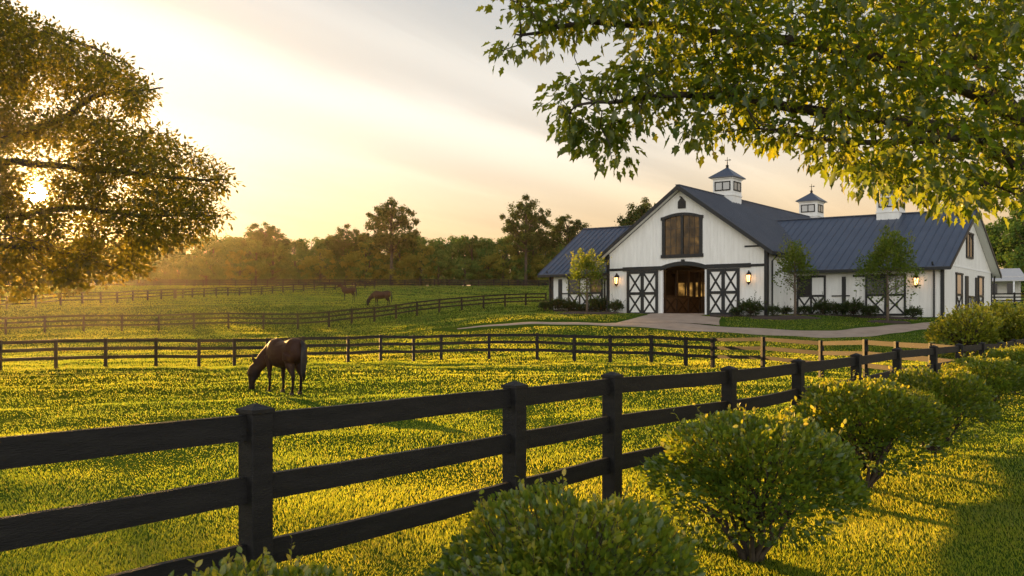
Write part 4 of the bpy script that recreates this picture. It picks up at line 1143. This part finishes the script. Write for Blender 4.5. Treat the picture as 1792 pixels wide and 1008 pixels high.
def big_tree(name, label, trunk, limbs, poly, depth_fn, n_clusters, per, lsize, spread, T, mat, bark, seed, dens=None, droop=.6, tw=.007, holes=()):
    global rng
    rng = np.random.default_rng(seed)
    base = trunk[0][0]
    root = empty(name, base); tag(root, label, 'tree')
    tr = MB(); nodes = []
    tr.tube([p for p, r in trunk], [r for p, r in trunk], 12)
    for pts, r0, r1 in limbs:
        P = limb_tube(tr, pts, r0, r1); nodes += [tuple(p) for p in P[2:]]
    nodes = np.array(nodes)
    xs_ = [p[0] for p in poly]; ys_ = [p[1] for p in poly]
    cand = n_clusters * 6
    px = rng.uniform(min(xs_), max(xs_), cand); py = rng.uniform(min(ys_), max(ys_), cand)
    ok = in_poly(px, py, poly)
    for (hx_, hy_, hr) in holes: ok &= np.hypot(px - hx_, py - hy_) > hr
    if dens is not None: ok &= rng.random(cand) < dens(px, py)
    px, py = px[ok][:n_clusters], py[ok][:n_clusters]
    Y = depth_fn(px, py)
    C = np.stack([(px - CX) / FPX * Y, Y, EYE - (py - HY) * Y / FPX], 1)
    # twigs branch from one another, outwards from the limbs
    d0 = np.array([np.min(np.linalg.norm(nodes - c, axis=1)) for c in C]); order = np.argsort(d0)
    pool = np.zeros((len(nodes) + len(C), 3)); pool[:len(nodes)] = nodes; cnt = len(nodes); lev = np.zeros(len(pool), int)
    D = np.zeros_like(C)
    for i in order:
        c = C[i]; dd = np.linalg.norm(pool[:cnt] - c, axis=1) + .02 * lev[:cnt]
        j = int(np.argmin(dd)); a = pool[j]; ln = max(1e-3, np.linalg.norm(c - a)); D[i] = (c - a) / ln
        mid = (a + c) / 2 + rng.normal(size=3) * .1 * ln + np.array([0, 0, .05 * ln])
        k = 1 / (1 + .35 * lev[j])
        if ln < 3.2: tr.tube([tuple(a), tuple(mid), tuple(c)], [tw * 1.7 * k, tw * 1.3 * k, tw * .8 * k], 4)
        pool[cnt] = c; lev[cnt] = lev[j] + 1; cnt += 1
    R = np.repeat(C, per, 0); DD = np.repeat(D, per, 0); n = len(R)
    off = rand_dirs(n) * (spread * rng.random(n) ** .5)[:, None] * np.array([1, 1, .75])
    P = R + off
    ax = nrm(nrm(off) * .8 + DD * .5 + np.array([0, 0, -droop]) + rand_dirs(n) * .45)
    N = nrm(np.array([0, 0, 1.0]) + rand_dirs(n) * .75 + off / spread * .4)
    L = lsize * rng.uniform(.6, 1.25, n)
    tint = np.clip(np.repeat(rng.random(len(C)), per) * .5 + rng.random(n) * .5, 0, 1)
    me = leaves('crown', P, ax, N, L, L * .54, T, tint)
    b = np.array(base)
    tr.v = [tuple(np.array(p) - b) for p in tr.v]
    tr.build('trunk', bark, root, smooth=True)
    o = link('crown', me, mat, root); o.location = tuple(-b)
    return root

# right: broad-leaved tree whose boughs hang into the picture
TX, TY = w_of(1915, 8.0)
trunk = [((TX + .05, TY, gz(TX, TY) - .2), .34), ((TX, TY, .5), .27), ((TX - .02, TY, 1.6), .24), ((TX - .1, TY, 2.8), .23), ((TX - .15, TY + .05, 4.2), .18), ((TX - .2, TY + .1, 6.2), .08)]
limbs = [([at(1895, 300, 8), at(1740, 180, 7.7), at(1520, 95, 7.3), at(1270, 60, 7), at(1060, 40, 6.8), at(915, 60, 6.6)], .10, .012),
         ([at(1895, 360, 8), at(1690, 240, 7.2), at(1420, 190, 6.8), at(1200, 165, 6.5), at(1010, 185, 6.3)], .09, .01),
         ([at(1895, 395, 8), at(1770, 330, 7.6), at(1640, 315, 7.1), at(1540, 318, 6.9)], .06, .01),
         ([at(1790, 210, 7.8), at(1640, 40, 8.3), at(1400, -60, 8.6), at(1150, -90, 8.6)], .07, .012),
         ([at(1890, 100, 8), at(1800, -150, 8), at(1600, -420, 8.5)], .12, .02),
         ([at(1895, 200, 8), at(2100, 80, 8.4), at(2350, 30, 8.8)], .10, .02),
         ([at(1895, 180, 8), at(1850, 0, 9.5), at(1780, -120, 11)], .10, .02),
         ([at(1895, 250, 8), at(1900, -60, 6.6), at(1800, -350, 5.6)], .09, .02),
         ([at(1690, 240, 7.2), at(1500, 250, 6.6), at(1330, 225, 6.3)], .04, .008)]
polyR = [(860, -80), (864, 25), (885, 55), (872, 95), (905, 100), (940, 75), (985, 80), (1030, 55), (1085, 62), (1105, 90), (1040, 115), (1000, 125), (962, 165), (972, 195), (992, 222),
         (1010, 240), (1055, 272), (1085, 268), (1100, 238), (1140, 220), (1162, 190), (1185, 205), (1192, 235), (1220, 255), (1262, 228), (1300, 218), (1332, 245), (1400, 232), (1415, 268), (1455, 285),
         (1500, 312), (1540, 303), (1560, 330), (1610, 332), (1640, 348), (1665, 362), (1705, 350), (1740, 348), (1792, 352), (1900, 385), (2300, 420), (2420, -200), (2200, -640), (1300, -620), (950, -400)]
polyR = [(x, y + 8 if y > 20 else y) for x, y in polyR]
def depthR(px, py):
    s = np.interp(px, [860, 1050, 1300, 1500, 1800, 2400], [.25, .45, .8, 1.3, 1.8, 1.8]); c = np.interp(px, [860, 1200, 1500, 1900, 2400], [6.5, 6.7, 7.0, 7.6, 8.2])
    return c + s * rng.uniform(-1, 1, len(px))
def densR(px, py):
    inside = np.interp(px, [860, 1000, 1150, 1300, 1500, 2400], [.55, .62, .75, .95, 1, 1])
    gap = vnoise(px, py, 60, 3) > .2
    return inside * np.where(gap, 1, .25) * np.where(py < -60, .35, 1) * np.where(px > 1850, .5, 1)
big_tree('broadleaf_tree', 'broad-leaved tree whose leafy boughs hang over the barn from the upper right', trunk, limbs, polyR, depthR, 3050, 11, .100, .17, T_LOBE, M['leaf_right'], M['bark'], 21, densR, .75, .005)

# left: big shade tree with the sun behind it
TX, TY = w_of(-170, 24)
trunk = [((TX, TY, gz(TX, TY) - .3), .62), ((TX, TY, .8), .48), ((TX + .1, TY, 3), .42), ((TX + .2, TY, 6), .34), ((TX + .2, TY, 9), .24), ((TX, TY, 13), .08)]
limbs = [([at(-160, 330, 24), at(-20, 286, 23.6), at(140, 296, 23.2), at(300, 312, 23), at(400, 316, 23)], .17, .02),
         ([at(-160, 300, 24), at(0, 250, 24), at(112, 205, 24), at(165, 168, 24), at(230, 160, 24), at(285, 152, 24)], .17, .02),
         ([at(-160, 250, 24), at(-50, 120, 24.5), at(60, 60, 24.5), at(150, 80, 24.5), at(235, 120, 24.5)], .15, .02),
         ([at(-160, 400, 24), at(-20, 385, 23.5), at(120, 364, 23), at(240, 376, 22.6), at(385, 378, 22.3)], .13, .015),
         ([at(-160, 420, 24), at(0, 430, 22.5), at(100, 440, 22), at(200, 468, 21.6)], .10, .015),
         ([at(-170, 200, 24), at(-120, -60, 24), at(-30, -260, 24)], .2, .03),
         ([at(-160, 350, 24), at(-60, 330, 27), at(60, 300, 29)], .14, .02), ([at(-160, 380, 24), at(-100, 380, 20.5), at(0, 420, 18.5)], .13, .02),
         ([at(-170, 330, 24), at(-350, 250, 24), at(-560, 200, 24)], .18, .03), ([at(-170, 280, 24), at(-300, 60, 23), at(-420, -80, 23)], .15, .03),
         ([at(-170, 200, 24), at(0, 0, 26), at(60, -100, 27)], .12, .02)]
polyL = [(x - 16 if -50 < y < 200 else x, y + 8 if y < 120 else y) for x, y in [(-60, -420), (20, -250), (40, -60), (25, 5), (62, 25), (112, 45), (160, 74), (218, 95), (248, 130), (286, 150), (268, 185), (238, 205), (200, 215), (215, 232), (286, 228), (330, 262), (405, 316), (368, 342),
         (338, 352), (400, 378), (368, 398), (330, 418), (298, 428), (250, 436), (255, 468), (200, 486), (140, 498), (60, 508), (0, 516), (-100, 522), (-420, 500), (-640, 350), (-640, 50), (-480, -250), (-250, -420)]]
def depthL(px, py):
    dx = (px + 170) / 60.0; r = np.sqrt(np.maximum(1.0, 9.6 ** 2 - dx ** 2)); return 24 + np.minimum(r, 6.5) * rng.uniform(-1, 1, len(px)) * .8
def densL(px, py):
    d = np.where(vnoise(px * .75, py * 1.3, 30, 5) > .33, 1, .15) * np.where((px < -60) | (py < -60), .4, 1)
    return d * np.where((px > 95) & (px < 210) & (py > 160) & (py < 200), .3, 1)
big_tree('shade_tree', 'big spreading tree at the left edge with the low sun shining through it', trunk, limbs, polyL, depthL, 9600, 15, .135, .44, T_DIAMOND, M['leaf_left'], M['bark'], 22, densL, .25, .009, holes=((65, 339, 27),))

# ------------------------------------------------------------------ bushes along the fence
def bush_mesh(seed, R, zc, rz, n, size, T, stems=9, sprigs=40, lump=.16, inner=.35, taper=0.0):
    """leafy ball: returns (crown mesh, stem builder)"""
    global rng
    rng = np.random.default_rng(seed); rr = random.Random(seed)
    lobes = rand_dirs(34)
    def surf(d):
        b = np.max(d @ lobes.T, axis=1); return 1 - lump + lump * 1.6 * np.clip((b - .86) / .14, 0, 1)
    d = rand_dirs(n); s = surf(d)
    depth = np.where(rng.random(n) < inner, rng.uniform(.45, .95, n), rng.uniform(.92, 1.04, n))
    P = d * (s * depth)[:, None] * np.array([R, R, rz]) + np.array([0, 0, zc])
    ax = nrm(d * .9 + np.array([0, 0, .45]) + rand_dirs(n) * .7); N = nrm(d * .6 + np.array([0, 0, .6]) + rand_dirs(n) * .8)
    L = size * rng.uniform(.4, 1.4, n)
    tint = np.clip(.15 + .35 * (d[:, 2] * .5 + .5) + rng.normal(0, .16, n), 0, 1)  # upper leaves tinted yellower, light from above put into their colour
    P[:, :2] *= (1 - taper * np.clip(d[:, 2:3], -.3, 1))
    kp = (d[:, 2] > -.25) | (rng.random(n) < .22)
    P, ax, N, L, tint = P[kp], ax[kp], N[kp], L[kp], tint[kp]
    Ps, As, Ns, Ls, Ts = [P], [ax], [N], [L], [tint]
    st = MB()
    for k in range(sprigs):
        v = rand_dirs(1)[0]; v[2] = abs(v[2]) * .9 + .25; v /= np.linalg.norm(v)
        p0 = v * surf(v[None])[0] * np.array([R, R, rz]) * .9 + np.array([0, 0, zc]); ln = size * rng.uniform(1.2, 3.4) * (1.7 if k % 7 == 0 else 1)
        dr = nrm((v * .7 + np.array([0, 0, .8]) + rng.normal(size=3) * .3)[None])[0]; p1 = p0 + dr * ln
        st.tube([(0, 0, zc * .3), tuple(p0 * .6 + np.array([0, 0, zc * .2])), tuple(p0), tuple(p1)], [size * .09, size * .08, size * .06, size * .03], 4)
        m = 7; t = np.linspace(.25, 1, m)
        Ps.append(p0 + dr * (t * ln)[:, None]); a = nrm(rand_dirs(m) + dr * .9); As.append(a); Ns.append(rand_dirs(m) + np.array([0, 0, 1.])); Ls.append(size * rng.uniform(.6, 1.1, m)); Ts.append(rng.uniform(.6, 1, m))
    P = np.concatenate(Ps); A = np.concatenate(As); N = np.concatenate(Ns); L = np.concatenate(Ls); t = np.concatenate(Ts)
    me = leaves('crown', P, A, N, L, L * .6, T, t)
    for k in range(stems):
        a = 2 * PI * k / stems + rr.uniform(-.3, .3); q = rr.uniform(.35, .8)
        x, y = math.cos(a) * R * q, math.sin(a) * R * q; b = R * .09
        st.tube([(math.cos(a) * b * .6, math.sin(a) * b * .6, -.12), (math.cos(a) * b * rr.uniform(.9, 1.7), math.sin(a) * b * rr.uniform(.9, 1.7), zc * .1), (math.cos(a) * b * 2.8, math.sin(a) * b * 2.8, zc * .27), (x * .5, y * .5, zc * .5), (x, y, zc + rz * rr.uniform(-.2, .4))], [b * .46, b * .36, b * .28, b * .2, b * .08], 6)
        for j in range(3):
            x2, y2 = x * .6 + rr.uniform(-.3, .3) * R, y * .6 + rr.uniform(-.3, .3) * R
            st.tube([(x * .5, y * .5, zc * .5), (x2, y2, zc + rz * rr.uniform(-.6, .3))], [b * .2, b * .06], 5)
    return me, st

def bush_proto(name, seed, R, zc, rz, n, size, mat, T=T_OVAL, **kw):
    me, st = bush_mesh(seed, R, zc, rz, n, size, T, **kw)
    root = empty(name, (0, 0, 0)); st.build('stem', M['bark'], root, smooth=True); link('crown', me, mat, root)
    return [root, False]
def put(proto, x, y, s, rz, label, cat, group, sz=None):
    o = copy_tree(proto[0]) if proto[1] else proto[0]; proto[1] = True
    o.location = (x, y, gz(x, y)); o.rotation_euler = (0, 0, rz); o.scale = (s, s, sz or s); tag(o, label, cat, group)
    return o
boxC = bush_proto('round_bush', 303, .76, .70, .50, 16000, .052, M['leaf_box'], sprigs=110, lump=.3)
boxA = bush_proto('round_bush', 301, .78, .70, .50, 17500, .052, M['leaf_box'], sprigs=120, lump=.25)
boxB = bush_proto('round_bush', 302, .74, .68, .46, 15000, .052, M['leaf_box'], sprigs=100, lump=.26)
BG = 'round bushes planted along the front fence'
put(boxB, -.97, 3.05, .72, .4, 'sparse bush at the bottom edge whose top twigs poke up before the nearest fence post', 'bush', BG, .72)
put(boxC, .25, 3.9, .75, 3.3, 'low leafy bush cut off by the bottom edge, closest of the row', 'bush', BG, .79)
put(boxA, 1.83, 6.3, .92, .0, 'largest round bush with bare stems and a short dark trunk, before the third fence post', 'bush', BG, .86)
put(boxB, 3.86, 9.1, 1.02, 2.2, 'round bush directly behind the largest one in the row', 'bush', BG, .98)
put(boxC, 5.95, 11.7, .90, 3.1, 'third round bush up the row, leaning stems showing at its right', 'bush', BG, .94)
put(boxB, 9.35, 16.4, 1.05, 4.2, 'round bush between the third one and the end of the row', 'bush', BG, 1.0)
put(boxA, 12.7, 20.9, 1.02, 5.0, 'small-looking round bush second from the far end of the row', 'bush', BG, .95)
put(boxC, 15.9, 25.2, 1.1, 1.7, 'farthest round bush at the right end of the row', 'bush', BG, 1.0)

# small shrubs round the barn
shA = bush_proto('shrub', 311, .62, .5, .42, 1500, .13, M['leaf_shrub'], sprigs=22, lump=.25, stems=6)
shB = bush_proto('shrub', 312, .6, .45, .42, 1300, .15, M['leaf_shrub'], T=T_DIAMOND, sprigs=34, lump=.3, stems=6)
SG = 'foundation shrubs in the barn beds'
def by_wall(px, u_off, line):
    k = (px - CX) / FPX
    if line == 'L': u = (75 * k - 9.8) / (.883 + .469 * k); p = np.array([9.8, 75]) + u * BF
    elif line == 'M': u = (73.5 * k - 8.46) / (.883 + .469 * k); p = BO + u * BF
    else: u = (70.37 * k - 23.66) / (.883 + .469 * k); p = np.array([23.66, 70.37]) + u * BF
    q = p * (1 - u_off / p[1]); return q[0], q[1]
shr = [(954, 'L', 1.5, .85, 'small golden-edged shrub at the far left corner of the left wing'), (976, 'L', 1.2, 1.25, 'broad dark shrub under the left end of the left wing'),
       (998, 'L', 1.2, 1.1, 'shrub under the first X panel of the left wing'), (1041, 'L', 1.6, 1.1, 'bright shrub just right of the young tree by the left wing'),
       (1057, 'L', 1.3, 1.2, 'shrub in the corner between the left wing and the gable front'), (1018, 'L', 1.9, .8, 'low shrub just left of the young tree trunk by the left wing'),
       (1077, 'M', 1.0, .95, 'shrub below the left wall lantern'), (1289, 'M', 1.2, .8, 'low spreading shrub at the foot of the right sliding door'),
       (1314, 'M', 1.0, 1.35, 'large shrub below the right wall lantern'), (1354, 'M', 1.0, .8, 'small shrub just right of the gable corner post'),
       (1376, 'R', 1.6, .7, 'low shrub left of the young tree by the gable corner'), (1408, 'R', 1.8, .8, 'low shrub under the first X window of the right wing'),
       (1439, 'R', 1.1, 1.05, 'neat shrub at the right end of the first X window of the right wing'), (1463, 'R', 1.1, 1.1, 'neat shrub just left of the black post on the right wing'),
       (1494, 'R', 1.2, 1.35, 'widest dark shrub just right of the black post on the right wing'), (1523, 'R', 1.5, .9, 'shrub left of the taller young tree'), (1598, 'R', 1.3, .95, 'rounded dark shrub below the lantern of the right wing')]
for i, (p, ln, off, s, lab) in enumerate(shr):
    x, y = by_wall(p, off, ln); put(shA if i % 2 else shB, x, y, s, i * 1.3, lab, 'shrub', SG, s * (.9 if i % 3 else 1.05))
hd = bush_proto('sun_tinted_shrub', 321, 1.7, 1.15, 1.15, 5200, .17, M['leaf_hedge'], sprigs=120, lump=.22, stems=7)
HG = 'shrubs with sunlit yellow put into their leaf colour, at the right behind the front fence'
for i, (p, Y, s, lab) in enumerate(((1690, 43, 1.0, 'leftmost shrub, its leaves coloured as if sunlit, at the corner of the right wing'), (1745, 44.5, 1.08, 'large shrub tinted a sunlit yellow-green in the middle of the clump at the right edge'), (1800, 43.5, 1.05, 'sun-tinted shrub at the right edge, partly cut off by the frame'),
                                    (1722, 47.5, .95, 'darker shrub standing behind the sun-tinted clump'))):
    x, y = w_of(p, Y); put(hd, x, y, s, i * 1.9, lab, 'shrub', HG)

# young ornamental trees before the barn
def young_tree(seed, px, Y, h, R, zc, rz, n, label, lean=0.0):
    me, st = bush_mesh(seed, R, zc, rz, n, .19, T_DIAMOND, stems=5, sprigs=60, lump=.4, inner=.7, taper=.45)
    x, y = w_of(px, Y); root = empty('young_tree', (x, y, gz(x, y))); tag(root, label, 'tree', 'young trees in front of the barn')
    t = MB(); t.tube([(0, 0, -.2), (.03, 0, zc * .3), (lean, 0, zc * .7), (lean, 0, zc + rz * .7)], [.12, .1, .08, .03], 8)
    rr = random.Random(seed)
    for k in range(22):
        z = zc - rz * .8 + rz * 1.5 * k / 22; a = rr.uniform(0, 2 * PI); q = R * .8 * math.sqrt(max(.1, 1 - ((z - zc) / rz) ** 2))
        t.tube([(lean, 0, z - .4), (q * math.cos(a), q * math.sin(a), z + .3)], [.035, .01], 5)
    t.build('trunk', M['bark_pale'], root, smooth=True); link('crown', me, M['leaf_young'], root)
young_tree(401, 1027, 71.5, 5.4, 1.5, 3.35, 2.05, 4800, 'slender yellow-green young tree before the left wing of the barn')
young_tree(402, 1391, 65.0, 5.5, 1.3, 3.7, 1.85, 3300, 'thin airy young tree at the corner right of the gable front')
young_tree(403, 1553, 62.2, 6.6, 1.95, 4.2, 2.55, 8500, 'taller fuller young tree before the right wing of the barn')
for args in ((*w_of(1035, 71.3), 3.0, 1.2, 'dark mulch bed round the young tree by the left wing'), (*w_of(1372, 64.9), 3.0, 1.1, 'dark mulch bed round the airy young tree at the gable corner'),
             (*w_of(1555, 62.2), 1.7, .9, 'dark mulch bed round the taller young tree')):
    mulch_bed(*args)
# planting strips against the walls
def strip_bed(p0, p1, w_, label):
    mb = MB(); n = 24; p0 = np.array(p0); p1 = np.array(p1)
    rails = []
    for k in range(n + 1):
        t = k / n; p = p0 * (1 - t) + p1 * t; ww = w_ * (1 + .15 * math.sin(9 * t) + .1 * math.sin(23 * t)); q = p * (1 - ww / p[1]); rails.append((tuple(p), tuple(q)))
    strip_mesh(mb, rails, .07, 7)
    tag(mb.build('mulch_bed', M['mulch'], smooth=True, recalc=False), label, 'mulch bed', kind='stuff')
    return [r[0] for r in rails] + [r[1] for r in rails][::-1]
SB = [strip_bed(bworld(-6.6, 1.9, 0)[:2], bworld(-.1, 1.9, 0)[:2], 1.8, 'dark planting strip along the left wing'),
      strip_bed(bworld(9.2, -.1, 0)[:2], bworld(13.9, -.1, 0)[:2], 1.7, 'dark planting strip along the gable front below the right lantern'),
      strip_bed(bworld(13.9, 4.4, 0)[:2], bworld(23.5, 4.4, 0)[:2], 1.9, 'dark planting strip along the right wing')]

# ------------------------------------------------------------------ grass
def grass(name, n, y0, y1, hmul, label, power, smin, seed):
    global rng
    rng = np.random.default_rng(seed)
    u = rng.random(n)
    if power == 2: Y = 1 / (1 / y0 + u * (1 / y1 - 1 / y0))
    else: Y = y0 * (y1 / y0) ** u
    X = (rng.random(n) * 2 - 1) * (.84 * Y + 3.0)
    ok = ~in_barn(X, Y, -.1) & (polydist(X, Y, [tuple(p) for p in DRIVE[::2]]) > 1.9) & ~in_poly(X, Y, AP_POLY)
    for (cx, cy, rx, ry) in BEDS: ok &= ((X - cx) / rx) ** 2 + ((Y - cy) / ry) ** 2 > 1.0
    for pl in SB: ok &= ~in_poly(X, Y, pl)
    X, Y = X[ok], Y[ok]; n = len(X)
    Z = ground(X, Y) - .01
    tuft = .35 * vnoise(X, Y, .3, 1) + .65 * vnoise(X, Y, 1.6, 2)
    big = vnoise(X, Y, 5.0, 4) * .6 + vnoise(X, Y, 1.7, 9) * .4
    bare = np.clip((vnoise(X, Y, 2.6, 12) * .6 + vnoise(X, Y, .8, 13) * .4 - .62) * 6, 0, 1)
    keep = rng.random(n) < (.55 + .6 * tuft) * (1 - .3 * bare); X, Y, Z, tuft, big, bare = X[keep], Y[keep], Z[keep], tuft[keep], big[keep], bare[keep]; n = len(X)
    H = hmul * (.68 + .55 * tuft) * rng.uniform(.75, 1.2, n) * np.maximum(1, smin * Y) * (1 - .35 * bare)
    W = np.maximum(.0036, .0007 * Y) * rng.uniform(.8, 1.3, n)
    a = rng.uniform(0, 2 * PI, n); lean = rng.uniform(.1, .75, n)
    wind = vnoise(X, Y, .8, 6) * 2 * PI
    la = np.where(rng.random(n) < .6, wind, a)
    S = np.stack([np.cos(a), np.sin(a), np.zeros(n)], 1); Ld = np.stack([np.cos(la), np.sin(la), np.zeros(n)], 1)
    B0 = np.stack([X, Y, Z], 1); up = np.array([0, 0, 1.0])
    p1 = B0 + up * (H * .55)[:, None] + Ld * (H * lean * .3)[:, None]; p2 = B0 + up * (H * (1 - .25 * lean))[:, None] + Ld * (H * lean * .95)[:, None]
    V = np.stack([B0 - S * W[:, None] * .5, B0 + S * W[:, None] * .5, p1 - S * W[:, None] * .42, p1 + S * W[:, None] * .42, p2], 1)
    F = np.array([(0, 1, 3), (0, 3, 2), (2, 3, 4)])[None] + (np.arange(n) * 5)[:, None, None]
    t = np.clip(.72 * (big - .5) + .42 + rng.normal(0, .13, n), 0, 1)
    t = np.where(rng.random(n) < .03, rng.uniform(.85, 1, n), t)
    me = np_mesh(name, V.reshape(-1, 3), F.reshape(-1, 3), np.repeat(t, 5))
    tag(link(name, me, M['grass']), label, 'grass', kind='stuff')
grass('grass', 1900000, 1.6, 40, .046, 'short green meadow grass in the near paddock and round the bushes', 2, .05, 501)
grass('grass', 500000, 36, 175, .07, 'close-cropped grass of the far fields and barn lawns', 1, .016, 502)

# ------------------------------------------------------------------ render settings
sc.view_settings.view_transform = 'Standard'; sc.view_settings.look = 'None'; sc.view_settings.exposure = 1.32; sc.view_settings.gamma = 1
cy = sc.cycles
cy.max_bounces = 6; cy.diffuse_bounces = 3; cy.glossy_bounces = 2; cy.transmission_bounces = 4; cy.transparent_max_bounces = 6; cy.volume_bounces = 0
cy.use_denoising = True
try: cy.denoiser = 'OPENIMAGEDENOISE'
except Exception: pass
cy.sample_clamp_indirect = 4; cy.sample_clamp_direct = 0
cy.caustics_reflective = False; cy.caustics_refractive = False
